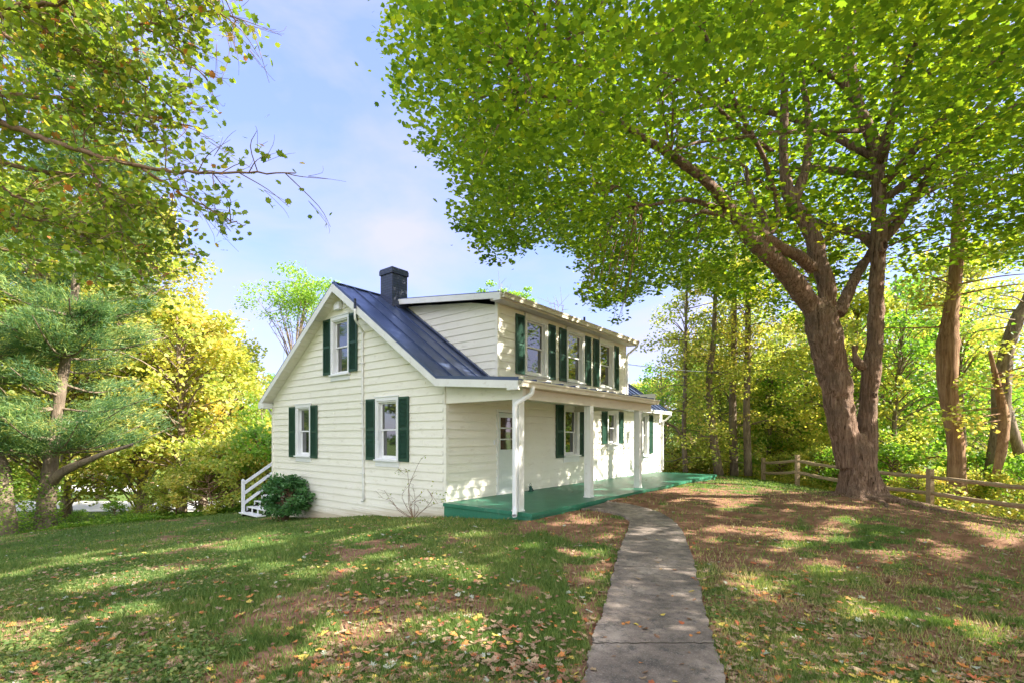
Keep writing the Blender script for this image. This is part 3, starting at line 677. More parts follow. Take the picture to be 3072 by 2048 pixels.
for i, (p, tz) in enumerate(zip(FP, tops)):
    gz = float(ground(p[0], p[1])); mb = MB()
    dx = np.array([.748, .664, 0]); dy = np.array([-.664, .748, 0]); hw = .072
    r = np.random.default_rng(i); vs = []
    for zz_ in np.linspace(gz-.2, tz, 8):
        for a, b_ in ((-1, -1), (1, -1), (1, 1), (-1, 1)):
            vs.append(np.array([p[0], p[1], zz_])+dx*a*hw*(1+.12*(r.random()-.5))+dy*b_*hw*.85*(1+.12*(r.random()-.5)))
    mb.add(vs, [(q*4+k, q*4+(k+1) % 4, (q+1)*4+(k+1) % 4, (q+1)*4+k) for q in range(7) for k in range(4)]+[(28, 29, 30, 31)])
    o = mb.build('post', M_fence, fence); o.location = -fence.location
    if i < len(FP)-1:
        q = FP[i+1]
        for kk, dz in enumerate((-.22, -.68)):
            mb = MB(); ez = tops[i+1]+dz; 
            rough_rail(mb, (p[0], p[1], tz+dz), (q[0], q[1], ez), .062, i*3+kk); o = mb.build('rail', M_fence, fence, smooth=False); o.location = -fence.location

# ------------------------------------------------------------------ leaves machinery
def star(simple=False):
    half = [(90, .60), (70, .37), (47, .53), (28, .36), (5, .47), (-25, .30), (-58, .30)]
    if simple: half = [(90, .6), (45, .36), (0, .42), (-50, .3)]
    pts = [(math.cos(R_(a))*r, math.sin(R_(a))*r) for a, r in half]
    pts += [(-x, y) for x, y in pts[::-1] if abs(x) > 1e-6]
    return np.array([(x, y, -.22*abs(x)-.1*y*y) for x, y in pts])
T_MAPLE = star(); T_SIMPLE = star(True)
T_OVAL = np.array([(0, -.5, 0), (.22, -.15, -.05), (.2, .2, -.05), (0, .5, -.1), (-.2, .2, -.05), (-.22, -.15, -.05)])
T_QUAD = np.array([(-.5, -.35, 0), (.1, -.5, .1), (.5, .3, -.1), (-.15, .5, .05)])
def leaves(name, P, size, var, tmpl, mat, parent=None, up=.6, nrm=None, g=rng):
    P = np.asarray(P, float); N = len(P)
    nv = g.normal(size=(N, 3)); nv[:, 2] = np.abs(nv[:, 2])*1.0+up
    if nrm is not None: nv = nv*.7+nrm*2
    nv /= np.linalg.norm(nv, axis=1)[:, None]
    a = g.normal(size=(N, 3)); a -= nv*(a*nv).sum(1)[:, None]; a /= np.linalg.norm(a, axis=1)[:, None]
    b_ = np.cross(nv, a); size = np.broadcast_to(size, (N,)); var = np.broadcast_to(var, (N,))
    groups = tmpl if isinstance(tmpl, list) else [(np.ones(N, bool), tmpl)]
    VS = []; LS = []; AT = []; base = 0
    for msk, tp in groups:
        T = len(tp); n_ = int(msk.sum())
        V = P[msk][:, None, :]+size[msk][:, None, None]*(tp[None, :, 0:1]*a[msk][:, None]+tp[None, :, 1:2]*b_[msk][:, None]+tp[None, :, 2:3]*nv[msk][:, None])
        VS.append(V.reshape(-1, 3)); LS.append(base+np.arange(0, n_*T, T)); AT.append(np.repeat(np.clip(var[msk], 0, 1), T)); base += n_*T
    V = np.vstack(VS); LS = np.concatenate(LS); AT = np.concatenate(AT)
    me = bpy.data.meshes.new(name); me.vertices.add(len(V)); me.vertices.foreach_set('co', V.ravel())
    me.loops.add(len(V)); me.loops.foreach_set('vertex_index', np.arange(len(V), dtype=np.int32))
    me.polygons.add(N); me.polygons.foreach_set('loop_start', LS.astype(np.int32))
    at_ = me.attributes.new('v', 'FLOAT', 'POINT'); at_.data.foreach_set('value', AT.astype(np.float32))
    me.update(calc_edges=True); me.materials.append(mat)
    return link(name, me, parent)
# openings in the foliage where the photograph has sun reaching lawn and wall (world x, y, rx, ry)
SUNP = [(5.5, -4.6, 1.6, .45), (9.8, -3.4, 4.0, 1.7), (7.2, -3.8, 2.4, .8), (4.2, -4.9, 1.3, .3), (-5.9, -.6, .75, .55), (-4.5, -2.5, .45, .4), (-3.7, -3.3, .5, .4), (-7.1, -2.2, .35, .6), (-4.6, 1.9, .6, .2), (-1.5, 3.6, 1.3, .2),
        (1.6, -8.5, .8, .2), (-.4, -7.2, .5, .25), (4.0, -9.2, 1.3, .4), (-4.9, -5.3, .2, .2), (.2, -5.2, .3, .15), (9.5, -9.5, 2, 1), (3.0, -7.0, 1.2, .25), (0.8, -6.6, .5, .12)]
def sunlit_cut(P, keep=.12, g=rng):
    """True = keep the leaf"""
    P = np.asarray(P); t = (P[:, 2]+.2)/SUNV[2]; hx = P[:, 0]-SUNV[0]*t; hy = P[:, 1]-SUNV[1]*t
    cut = np.zeros(len(P), bool)
    ed = .25*(fbm(hx, hy, .5, 2)-.5)*2
    for x, y, rx, ry in SUNP: cut |= ((hx-x)/rx)**2+((hy-y)/ry)**2 < 1+2*ed
    tw = -P[:, 1]/-SUNV[1]     # onto the front wall plane y=0
    wx = P[:, 0]-SUNV[0]*tw; wz = P[:, 2]-SUNV[2]*tw
    cut |= (tw > 0) & (wx > 6.5) & (wx < 13) & (wz > -.2) & (wz < 2.5) & (fbm(wx*3, wz, .5, 2) > .30)
    cut |= (tw > 0) & (wx > 1.8) & (wx < 9.3) & (wz > 2.8) & (wz < 5.2) & (fbm(wx*2+7, wz, .35, 2) > .58)
    cut |= (tw > 0) & (wx > 9.2) & (wx < 13) & (wz > 2.5) & (wz < 4.5)
    cut |= (hx < 12) & (hy < 5) & (fbm(hx+11, hy*1.5, .9, 3) > .66)
    pc = (pLs+pRs)/2; dm = np.full(len(P), 9.)
    for q in pc[::3]: dm = np.minimum(dm, np.hypot(hx-q[0], hy-q[1]))
    cut &= ~((dm < .75) & (fbm(hx, hy+5, .4, 2) < .62))
    cut &= ~((tw > 0) & (wx > -.5) & (wx < 6.3) & (wz > -.1) & (wz < 2.45) & (fbm(wx+3, wz*.6, .16, 2) < .66))
    return ~cut | (g.random(len(P)) < keep)
def clump(C, r, n, g=rng, flat=.5):
    d = g.normal(size=(n, 3)); d /= np.linalg.norm(d, axis=1)[:, None]; rr = g.random(n)**.5
    return np.asarray(C)+d*rr[:, None]*np.array([r, r, r*flat])

# ------------------------------------------------------------------ the big maple
def wpt(x, y, d): return at(x, y, d)
DT = 12.3
zc1 = lambda x, y, d=DT: wpt(2000+x/1.96, 900+y/1.96, d)     # second enlargement of the trunk
zc2 = lambda x, y, d=DT: wpt(2100+x/1.742, 100+y/1.742, d)
pxr = lambda w_, s, d=DT: w_/s/F*d/2
maple = empty('maple_tree', (MX, MY, -.3)); tag(maple, 'huge green maple with twin trunk spreading over the lawn and house', 'tree')
mb = MB(); mb2 = MB(); LIMBS = []
def limb(pts, rad, n=14, seed=1, rough=.10, sm=5):
    P = smooth_line(pts, sm); rr = np.interp(np.linspace(0, len(rad)-1, len(P)), range(len(rad)), rad)
    g = np.random.default_rng(seed)
    P = P+np.stack([vnoise(np.arange(len(P)), seed*7+i+0*np.arange(len(P)), 2.5)-.5 for i in range(3)], 1)*rr[:, None]*.22*np.clip(np.arange(len(P))/3, 0, 1)[:, None]
    (mb if (max(rad) > .12 or seed in (60,)) else mb2).tube(P, rr, n, rough=rough*.6, seed=seed); LIMBS.append((P, rr)); return P
gz0 = float(ground(MX, MY))
def flare(pts, rads, seed, lobes, n=30):
    P = smooth_line(pts, 6); rr = np.interp(np.linspace(0, len(rads)-1, len(P)), range(len(rads)), rads); vs = []; g = np.random.default_rng(seed)
    ph = g.random(8)*6.28
    for i, (p, r) in enumerate(zip(P, rr)):
        h = max(0, 1-(p[2]-gz0)/.9)
        for k in range(n):
            a = 2*math.pi*k/n
            f_ = 1+h**1.7*lobes*(.35+.9*max(0, math.sin(a*2.5+ph[0]))**1.5+.5*max(0, math.sin(a*4+ph[1])))+.035*math.sin(a*7+ph[2]+p[2]*.6)+.03*math.sin(a*11+ph[3]-p[2])+.03*(g.random()-.5)
            vs.append(p+np.array([math.cos(a), math.sin(a), 0])*r*f_)
    m = len(P); mb.add(vs, [(i*n+k, i*n+(k+1) % n, (i+1)*n+(k+1) % n, (i+1)*n+k) for i in range(m-1) for k in range(n)]+[tuple((m-1)*n+k for k in range(n)), tuple(range(n-1, -1, -1))])
flare([(MX, MY, gz0-.25), (MX, MY, gz0+.05), tuple(zc1(1150, 1140)), tuple(zc1(1128, 1000)), tuple(zc1(1120, 880)), tuple(zc1(1110, 780))], [.50, .49, .43, .39, .36, .2], 3, .5)
P1 = limb([zc1(1080, 980), zc1(1050, 800), zc1(1022, 650), zc1(1000, 500), zc1(960, 350), zc1(925, 200), zc1(905, 100), zc1(895, 0)], [.30, .31, pxr(148, 1.96), pxr(160, 1.96), pxr(168, 1.96), pxr(180, 1.96), pxr(172, 1.96), .2], 20, 11)
P2 = limb([zc1(1165, 1000), zc1(1175, 820), zc1(1180, 690), zc1(1190, 550), zc1(1205, 400), zc1(1228, 250), zc1(1232, 100), zc2(920, 1400), zc2(925, 1200), zc2(935, 1050), zc2(935, 850), zc2(930, 700), zc2(925, 600)], [.24, .235, .21, .19, .22, .175, .18, .165, .165, .175, .155, .15, .145], 16, 12)
A = limb([zc1(930, 230), zc1(895, 110), zc2(600, 1450), zc2(480, 1290, 12.0), zc2(380, 1180, 11.7), zc2(250, 1060, 11.3), zc2(165, 930, 10.9), zc2(60, 800, 10.3), (zc2(-150, 640, 9.6)), zc2(-500, 430, 8.8), zc2(-900, 300, 8.2)], [.2, .24, .245, .23, .20, .165, .13, .105, .08, .055, .03], 16, 13)
limb([zc1(930, 230), zc1(925, 80), zc2(665, 1350), zc2(620, 1180), zc2(575, 1020), zc2(480, 880), zc2(440, 700), zc2(440, 400), zc2(430, 200), zc2(290, 20), zc2(150, -200)], [.2, .21, .205, .195, .19, .17, .11, .095, .08, .065, .045], 16, 14)
limb([zc2(590, 1230), zc2(520, 1170, 12), zc2(440, 1130, 11.8), zc2(350, 1070, 11.5), zc2(240, 980, 11.2), zc2(120, 950, 10.9), zc2(0, 930, 10.4)], [.15, .14, .13, .12, .10, .07, .04], 12, 15)
limb([zc2(480, 880), zc2(530, 780), zc2(560, 650, 12.5), zc2(560, 400, 12.8), zc2(520, 150, 13), zc2(500, -150, 13.2)], [.15, .12, .09, .08, .07, .05], 10, 16)
limb([zc2(720, 1470), zc2(790, 1320, 12.5), zc2(870, 1180, 12.8), zc2(1000, 1030, 12.6), zc2(1130, 850, 12.3), zc2(1240, 680, 12), zc2(1340, 560, 11.7), zc2(1600, 300, 11.2)], [.17, .13, .12, .125, .11, .09, .07, .05], 12, 17)
limb([zc2(925, 620), zc2(880, 500), zc2(840, 430), zc2(800, 290), zc2(775, 100), zc2(790, -150), zc2(800, -500)], [.17, .15, .15, .16, .14, .12, .08], 12, 18)
limb([zc2(790, 300), zc2(720, 240), zc2(650, 200, 12), zc2(540, 130, 11.6), zc2(400, 10, 11), zc2(250, -120, 10)], [.10, .09, .08, .08, .06, .04], 10, 19)
limb([zc2(960, 700), zc2(1010, 400, 12), zc2(1020, 100, 11.8), zc2(1015, -200, 11.5)], [.06, .05, .04, .03], 8, 20)
limb([zc2(930, 600), zc2(1100, 300, 11.5), zc2(1230, 170, 11), zc2(1360, 0, 10.4), zc2(1500, -250, 10)], [.08, .07, .06, .05, .03], 8, 21)
limb([zc2(1060, 350, 11.6), zc2(1280, 160, 10.8), zc2(1500, 60, 10), zc2(1693, 0, 9.4), zc2(2000, -60, 8.6)], [.055, .05, .045, .04, .03], 8, 22)
limb([zc2(400, 850, 12), zc2(370, 780, 11.7), zc2(330, 640, 11.3), zc2(210, 420, 10.6), zc2(130, 230, 10), zc2(20, 0, 9.4), zc2(-120, -250, 8.6)], [.07, .06, .055, .05, .045, .04, .03], 8, 23)
limb([zc2(380, 620, 11.8), zc2(200, 490, 11), zc2(0, 310, 10.2), zc2(-200, 200, 9.4)], [.05, .045, .035, .02], 8, 24)
limb([zc2(850, 510, 12.2), zc2(600, 515, 11.4), zc2(400, 520, 10.6), zc2(220, 545, 10), zc2(0, 570, 9.4), zc2(-150, 620, 8.8)], [.06, .05, .045, .04, .03, .02], 8, 25)
limb([zc2(775, 60, 12.3), wpt(2300, 40, 11), wpt(2010, 95, 9.8), wpt(1920, 130, 9.3), wpt(1780, 190, 8.8), wpt(1650, 210, 8.4)], [.09, .06, .045, .04, .035, .02], 8, 26)
limb([wpt(2300, -60, 11), wpt(2000, -60, 9.6), wpt(1830, 0, 8.8), wpt(1700, 70, 8.3), wpt(1640, 105, 8.1), wpt(1570, 195, 7.8)], [.06, .05, .04, .035, .03, .015], 8, 27)
limb([zc2(150, 930, 11), zc2(-80, 870, 10.5), zc2(-300, 900, 10), zc2(-430, 800, 9.7)], [.06, .05, .03, .02], 8, 28)
limb([zc2(300, 1130, 11.6), zc2(400, 1000, 11.9), zc2(390, 860, 12), zc2(300, 760, 12)], [.05, .05, .04, .03], 8, 29)
limb([zc2(330, 1140, 11.6), zc2(340, 980, 11.8), zc2(270, 860, 11.9), zc2(240, 700, 12)], [.09, .09, .07, .04], 8, 30)
# limbs away from the camera and to the right
for k, (dx, dy, L_) in enumerate([(1, .3, 8), (.3, 1, 7.5), (.9, -.5, 8), (.1, -1, 8), (-.6, -.8, 9), (.6, .8, 8), (-.9, -.3, 7), (-.3, .9, 7)]):
    c0 = P2[int(len(P2)*(.70+.035*k))]
    limb([c0, c0+np.array([dx*L_*.3, dy*L_*.3, 1.5]), c0+np.array([dx*L_*.65, dy*L_*.65, 2.3]), c0+np.array([dx*L_, dy*L_, 1.8])], [.10, .08, .05, .03], 8, 40+k)
# knots and the broken stub
s0 = zc1(1160, 400, 12.0)
limb([s0, zc1(1120, 360, 11.95), zc1(1108, 320, 11.95), zc1(1108, 270, 11.95)], [.10, .11, .055, .075], 10, 60, .3, 3)
def knot(c, r, tilt):
    vs = []; n = 18; mb = mb2
    nn = -WV
    for j, (rr, o) in enumerate(((1.25, -.02), (1.0, .045), (.62, .05), (.42, -.03), (.1, -.05))):
        for k in range(n):
            a = 2*math.pi*k/n; vs.append(c+RV*math.cos(a)*r*rr*.75+UP*math.sin(a)*r*rr*tilt+nn*o)
    mb.add(vs, [(j*n+k, j*n+(k+1) % n, (j+1)*n+(k+1) % n, (j+1)*n+k) for j in range(4) for k in range(n)]+[tuple(range(n-1, -1, -1)), tuple(4*n+k for k in range(n))])
knot(zc2(958, 1110, 12.03), .11, 1.5); knot(zc1(1222, 556, 12.0), .06, 1.1)
# surface roots
for k, (a, L_) in enumerate([(-.1, 2.2), (.9, 1.6), (2.2, 1.3), (3.3, 1.9), (4.0, 2.6), (5.0, 2.3), (5.7, 1.7)]):
    P = []
    for t in np.linspace(.18, 1, 9):
        x = MX+math.cos(a+.25*math.sin(3*t))*L_*t; y = MY+math.sin(a+.25*math.sin(3*t))*L_*t
        P.append((x, y, float(ground(x, y))+.05-.10*t))
    mb.tube(P, np.linspace(.11, .03, 9), 8, rough=.2, seed=k+70)
o = mb.build('trunk', M_bark, maple, smooth=True); o.location = -maple.location
rm = o.modifiers.new('fuse', 'REMESH'); rm.mode = 'VOXEL'; rm.voxel_size = .026; rm.use_smooth_shade = True
sm_ = o.modifiers.new('smooth', 'SMOOTH'); sm_.factor = .5; sm_.iterations = 3
bt_ = bpy.data.textures.new('bark_relief', 'CLOUDS'); bt_.noise_scale = .22; bt_.noise_depth = 3
dm_ = o.modifiers.new('relief', 'DISPLACE'); dm_.texture = bt_; dm_.strength = .05; dm_.texture_coords = 'LOCAL'
bt2 = bpy.data.textures.new('bark_fine', 'CLOUDS'); bt2.noise_scale = .07; bt2.noise_depth = 2
dm2 = o.modifiers.new('relief_fine', 'DISPLACE'); dm2.texture = bt2; dm2.strength = .022; dm2.texture_coords = 'LOCAL'
o = mb2.build('limbs', M_bark, maple, smooth=True); o.location = -maple.location

poly = [(1140, -4000), (1140, 0), (1165, 130), (1175, 260), (1290, 330), (1262, 430), (1400, 520), (1375, 650), (1490, 755), (1680, 735), (1770, 830), (1765, 905), (1850, 945), (1905, 890), (2060, 860), (2230, 900), (2400, 980), (2480, 930), (2700, 800), (3072, 800), (9000, 900), (9000, -4000)]
g = np.random.default_rng(21)
N = 8400
ang = g.random(N)*2*math.pi; rho = 12.2*np.sqrt(g.random(N))
cx_ = MX+rho*np.cos(ang); cy_ = MY+rho*np.sin(ang)
bot = 4.3+2.6*np.clip(1-rho/7, 0, 1)+.0*rho; top = 5.5+8.5*np.sqrt(np.clip(1-(rho/12.6)**2, 0, 1))
u = g.random(N); cz_ = bot+(top-bot)*u**1.15
Cc = np.stack([cx_, cy_, cz_], 1)
px, py, dp = project(Cc)
ok = (dp > 1.5) & inpoly(px, py, poly)
ok |= (dp <= 1.5) & (cz_ > 4.6)
ok &= np.linalg.norm(Cc-CAM, axis=1) > 3.6
# keep the crown off the roof and the view of the limbs open
ok &= ~((cx_ > 1) & (cy_ > -1.2) & (cz_ < 6.2)) 
dpx = (px-2350)/560; dpy = (py-800)/560
ok &= ~((dp < 12.6) & (np.hypot(dpx, dpy) < 1.0) & (g.random(N) < .72) & (dp > 1))
ok &= ~((dp < 12.0) & (py > 180) & (px > 2250) & (px < 2750) & (g.random(N) < .45) & (dp > 1))
Cc = Cc[ok]; print('maple clumps', len(Cc))
# a drooping spray over the house, as in the photograph
extra = [(at(x+g.normal()*22, y+g.normal()*22, 9.3+g.random()*1.6)) for x, y in [(1780, 850), (1800, 900), (1840, 930), (1770, 880), (1860, 880), (1800, 820), (1250, 300), (1215, 330), (1190, 280), (1270, 410), (1300, 440), (1330, 470), (1380, 700), (1420, 730), (1450, 760), (1500, 740), (1550, 700), (1400, 650)] for _ in range(3)]
PP = []; VV = []; SS = []; TW = MB()
allP = np.vstack([p for p, r in LIMBS]); allR = np.concatenate([r for p, r in LIMBS])
for i, c0 in enumerate(list(Cc)+extra):
    ex = i >= len(Cc)
    near = np.linalg.norm(c0-CAM) < 15
    dcl = np.linalg.norm(c0-CAM); n_ = 90 if dcl < 9.5 else (56 if near else 24)
    r_ = .60+.40*g.random() if not ex else .26
    if ex: n_ = 26
    p = clump(c0, r_, n_, g, .42)
    PP.append(p); VV.append(np.clip(.40+.19*g.normal()+.12*g.normal(size=n_), 0, .93)); SS.append(np.full(n_, .076 if dcl < 9.5 else (.102 if near else .18))*(.75+.5*g.random(n_)))
    if i % 3 == 0 or ex:
        d = np.linalg.norm(allP-c0, axis=1)+allR*2; j = int(np.argmin(d)); q = allP[j]
        L_ = np.linalg.norm(q-c0)
        if L_ < 2.6:
            m1 = (q+c0)/2+np.array([0, 0, .12*L_])+g.normal(size=3)*.08*L_
            TW.tube(smooth_line([q, m1, c0], 3), np.linspace(.006+.006*L_, .004, 7), 4, cap=False)
PP = np.vstack(PP); VV = np.concatenate(VV); SS = np.concatenate(SS)
ux, uy, ud = project(PP); k_ = sunlit_cut(PP, .03, g) & ((ud < .5) | inpoly(ux+14+(fbm(ux, uy, 110, 4)-.5)*150+g.normal(size=len(PP))*16, uy-16+(fbm(ux+900, uy, 110, 4)-.5)*150+g.normal(size=len(PP))*16, poly) | (g.random(len(PP)) < .02))
PP, VV, SS = PP[k_], VV[k_], SS[k_]
print('maple leaves', len(PP))
near = np.linalg.norm(PP-CAM, axis=1) < 14
off_ = np.array(maple.location)
ncl = np.linalg.norm(PP-CAM, axis=1) < 10.5
me_parts = leaves('crown', PP-off_, SS, VV, [(ncl, T_MAPLE), (~ncl, T_SIMPLE)], L_maple, maple, up=1.5, g=g)
o = TW.build('twigs', M_twig, maple); o.location = -maple.location

# ------------------------------------------------------------------ turning maple reaching in from the left
lm = empty('overhanging_maple', tuple(at(-700, 1700, 9.0)[:2])+(-.6,)); tag(lm, 'turning maple at the left edge whose long branches reach over the lawn', 'tree')
ZL = lambda x, y, d: at(x/1.742, y/1.742, d)
trunk_top = at(-900, 300, 8.8)
tb = np.array(lm.location)
mb = MB(); BL = []
P = smooth_line([tb-np.array([0, 0, .3]), tb+np.array([.05, .05, 1.5]), (tb+trunk_top)/2, trunk_top, trunk_top+np.array([0, .2, 3.])], 5)
mb.tube(P, np.linspace(.30, .12, len(P)), 14, rough=.08)
def br(pts, r0, r1, seed):
    P = smooth_line(pts, 7); P = P+(np.random.default_rng(seed).random(P.shape)-.5)*.05
    mb.tube(P, np.linspace(r0, r1, len(P)), 7, rough=.1, seed=seed); BL.append((P, seed)); return P
s_ = lambda z: tb+np.array([0.1, 0.1, z])
br([s_(3.2), ZL(-300, 560, 8.2), ZL(0, 645, 8), ZL(250, 735, 7.9), ZL(600, 840, 7.8), ZL(900, 895, 7.8), ZL(1200, 905, 7.7), ZL(1540, 898, 7.6)], .07, .008, 1)
br([s_(3.8), ZL(-300, 480, 8.6), ZL(0, 498, 8.5), ZL(300, 520, 8.4), ZL(500, 570, 8.4), ZL(800, 620, 8.3), ZL(1060, 680, 8.2)], .055, .008, 2)
br([s_(5.0), ZL(-300, 120, 7.6), ZL(0, 75, 7.5), ZL(200, 60, 7.5), ZL(400, 80, 7.5), ZL(700, 130, 7.6), ZL(900, 240, 7.7), ZL(1090, 420, 7.8)], .055, .007, 3)
br([s_(2.6), ZL(-300, 820, 8.8), ZL(0, 862, 8.7), ZL(350, 920, 8.6), ZL(600, 1010, 8.6), ZL(800, 1100, 8.6), ZL(930, 1210, 8.6)], .055, .008, 4)
br([ZL(740, 880, 7.8), ZL(950, 1010, 7.8), ZL(1180, 1140, 7.7), ZL(1280, 1180, 7.7)], .025, .005, 5)
br([ZL(330, 525, 8.4), ZL(520, 650, 8.3), ZL(720, 710, 8.2), ZL(880, 790, 8.1)], .025, .005, 6)
br([s_(5.3), ZL(-200, 50, 7.0), ZL(0, 40, 7), ZL(200, 30, 7), ZL(420, -20, 7), ZL(700, -80, 7), ZL(900, 0, 7.2), ZL(1150, 10, 7.3)], .05, .008, 7)
br([s_(2.2), ZL(-300, 1050, 9.2), ZL(0, 1110, 9.1), ZL(300, 1170, 9), ZL(600, 1300, 9), ZL(830, 1330, 9)], .05, .008, 8)
br([s_(4.3), ZL(-200, 200, 8.2), ZL(0, 180, 8), ZL(250, 290, 8), ZL(450, 330, 8), ZL(700, 420, 8), ZL(900, 560, 8)], .045, .007, 9)
br([s_(4.6), ZL(-100, 240, 9.2), ZL(0, 270, 9.1), ZL(120, 430, 9.1), ZL(200, 520, 9)], .03, .006, 10)
br([ZL(100, 80, 7.5), ZL(250, 180, 7.6), ZL(450, 300, 7.7), ZL(650, 350, 7.8)], .025, .006, 11)
br([ZL(450, 840, 7.9), ZL(520, 960, 7.9), ZL(600, 1110, 8), ZL(640, 1240, 8)], .02, .005, 12)
br([s_(2.0), ZL(-200, 1250, 9.8), ZL(0, 1300, 9.8), ZL(400, 1420, 9.8), ZL(700, 1480, 9.8)], .04, .008, 13)
br([ZL(0, 980, 9), ZL(150, 1060, 9), ZL(400, 1150, 9), ZL(700, 1280, 9)], .03, .006, 14)
br([ZL(700, 130, 7.6), ZL(900, 100, 7.4), ZL(1100, 60, 7.3), ZL(1250, 110, 7.2)], .02, .005, 15)
g = np.random.default_rng(33); PP = []; VV = []
dens = np.array([1, 1, 1.3, 1, .35, .9, 1.4, 1.2, 1.2, 1, 1, 1, 1, 1, 1.2])
for (P, seed) in BL:
    L_ = len(P)
    m = int((38 if L_ > 30 else 22)*dens[seed-1])
    for k in range(m):
        i = int(L_*(.12+.87*g.random()))
        i = min(i, L_-2); t = P[i+1]-P[i]; t /= np.linalg.norm(t)
        d = t*.8+g.normal(size=3)*.75; d[2] -= .1; d /= np.linalg.norm(d)
        end_x = project(P[i])[0]
        ln = (.35+.75*g.random())
        tip = P[i]+d*ln; mid = P[i]+d*ln*.5+g.normal(size=3)*.10*ln+np.array([0, 0, .07])
        mb.tube(smooth_line([P[i], mid, tip], 3), np.linspace(.009, .003, 7), 4, cap=False)
        sx_ = project(tip)[0]
        nl = int(np.interp(sx_, [-200, 350, 600, 700, 800, 930], [17, 17, 16, 12, 7, 4]))
        for q in range(nl):
            s2 = .2+.85*g.random(); pp = P[i]+(tip-P[i])*s2+g.normal(size=3)*.14; PP.append(pp); VV.append(np.clip(.33+.25*g.normal()+(.5 if g.random() < .05 else 0), 0, 1))
        for q in range(2):
            tt = tip+g.normal(size=3)*.12; mb.tube(smooth_line([P[i]+(tip-P[i])*.5, (P[i]+(tip-P[i])*.75)*.5+tt*.5+g.normal(size=3)*.03, tt], 2), np.linspace(.004, .002, 5), 3, cap=False)
poly2 = [(-3000, -3000), (760, -3000), (720, 30), (745, 160), (715, 260), (700, 380), (760, 480), (920, 500), (920, 640), (745, 700), (715, 780), (560, 880), (300, 900), (0, 980), (-3000, 1000)]
for k in range(300):
    x = -250+800*g.random()**1.2; y = -60+900*g.random()
    if x > 520-(abs(y-300)*.1): continue
    c0 = at(x, y, 8+2.2*g.random())
    if not inpoly(np.array([x]), np.array([y]), poly2)[0]: continue
    n_ = 17; PP += list(clump(c0, .30, n_, g, .6)); VV += list(np.clip(.3+.15*g.normal()+.22*g.normal(size=n_)+(.4 if g.random() < .05 else 0), 0, 1))
o = mb.build('branches', M_twig, lm, smooth=True); o.location = -lm.location
o = leaves('crown', np.array(PP)-np.array(lm.location), .118*(.7+.5*g.random(len(PP))), np.array(VV), T_MAPLE, L_mapleL, lm, up=.5, g=g)

# ------------------------------------------------------------------ generic trees
def make_tree(name, H, spread, leafmat, barkmat, seed, nclump=70, leaf=.17, per=95, r0=.2, first=.25, shape='round', lean=(0, 0), tmpl=T_SIMPLE, cr=.85, origin=None, thin=False, low=0.):
    g = np.random.default_rng(seed); root = empty(name)
    mb = MB(); tr = [np.array([lean[0]*t*t*H+.25*math.sin(seed+3*t)*t, lean[1]*t*t*H+.25*math.cos(seed*2+3*t)*t, H*.93*t-.3*(t == 0)]) for t in np.linspace(0, 1, 9)]
    mb.tube(smooth_line(tr, 2), np.interp(np.linspace(0, 1, 17), [0, .05, .15, 1], [r0*1.5, r0*1.15, r0, r0*.18]), 12, rough=.12, seed=seed)
    TRK = smooth_line(tr, 3); P = []; V = []
    for k in range(nclump):
        t = first+(1-first)*g.random()**.9; c0 = TRK[min(int(t*(len(TRK)-1)), len(TRK)-1)]
        tt = (t-first)/(1-first)
        if shape == 'round': R0 = spread*math.sqrt(max(.06, 1-(2*tt-.85)**2/1.35))
        elif shape == 'cone': R0 = spread*(1-tt*.85)
        else: R0 = spread*(.55+.45*tt)*math.sqrt(max(.08, 1-(max(0, tt-.6)/.42)**2))
        a = g.random()*6.283; rr = R0*(.25+.75*g.random()**.6)
        c1 = c0+np.array([math.cos(a)*rr, math.sin(a)*rr, rr*.35*(g.random()-.1)])
        if c1[2] < low: c1[2] = low+.3*g.random()
        m_ = (c0+c1)/2+np.array([0, 0, -.05*rr])+g.normal(size=3)*.06*rr
        c00 = TRK[max(0, min(int(t*(len(TRK)-1))-2, len(TRK)-1))]
        mb.tube(smooth_line([c00, m_, c1], 3), np.linspace(.012+.016*rr, .006, 7), 5, cap=False, seed=k)
        n_ = int(per*(.6+.8*g.random())); rc = cr*(.6+.6*g.random())
        P.append(clump(c1, rc, n_, g, .65)); V.append(np.clip(.38+.14*g.normal()+.2*g.normal(size=n_), 0, 1))
    P = np.vstack(P); V = np.concatenate(V)
    if thin:
        k_ = sunlit_cut(P+np.array(origin), .05, g); P = P[k_]; V = V[k_]
    mb.build('trunk', barkmat, root, smooth=True)
    leaves('crown', P, leaf*(.7+.6*g.random(len(P))), V, tmpl, leafmat, root, up=.4, g=g)
    return root
def dup(root, loc, rz=0, s=1., sz=None):
    r = root.copy(); col.objects.link(r); r.location = loc; r.rotation_euler = (0, 0, rz); r.scale = (s, s, sz or s)
    for chd in list(root.children):
        c2 = chd.copy(); col.objects.link(c2); c2.parent = r; c2.matrix_parent_inverse = chd.matrix_parent_inverse.copy()
    return r
TPL = {}
TPL['yellow'] = make_tree('broadleaf_tree', 11, 3.6, L_bright, M_bark3, 101, 95, .19, 110, .20, .24, cr=1.0)
TPL['yellow2'] = make_tree('broadleaf_tree', 13, 3.2, L_bright, M_bark3, 102, 80, .20, 90, .18, .30, 'vase', (.02, .01), cr=.95)
TPL['green'] = make_tree('broadleaf_tree', 12, 3.6, L_green, M_bark3, 103, 90, .20, 100, .22, .22, cr=1.0)
TPL['slim'] = make_tree('slender_tree', 12, 1.9, L_bright, M_bark3, 104, 46, .15, 70, .14, .35, 'vase', (-.03, .02), cr=.75)
TPL['slimg'] = make_tree('slender_tree', 10, 2.2, L_green, M_bark3, 105, 50, .15, 80, .13, .25, 'round', (.03, -.02), cr=.8)
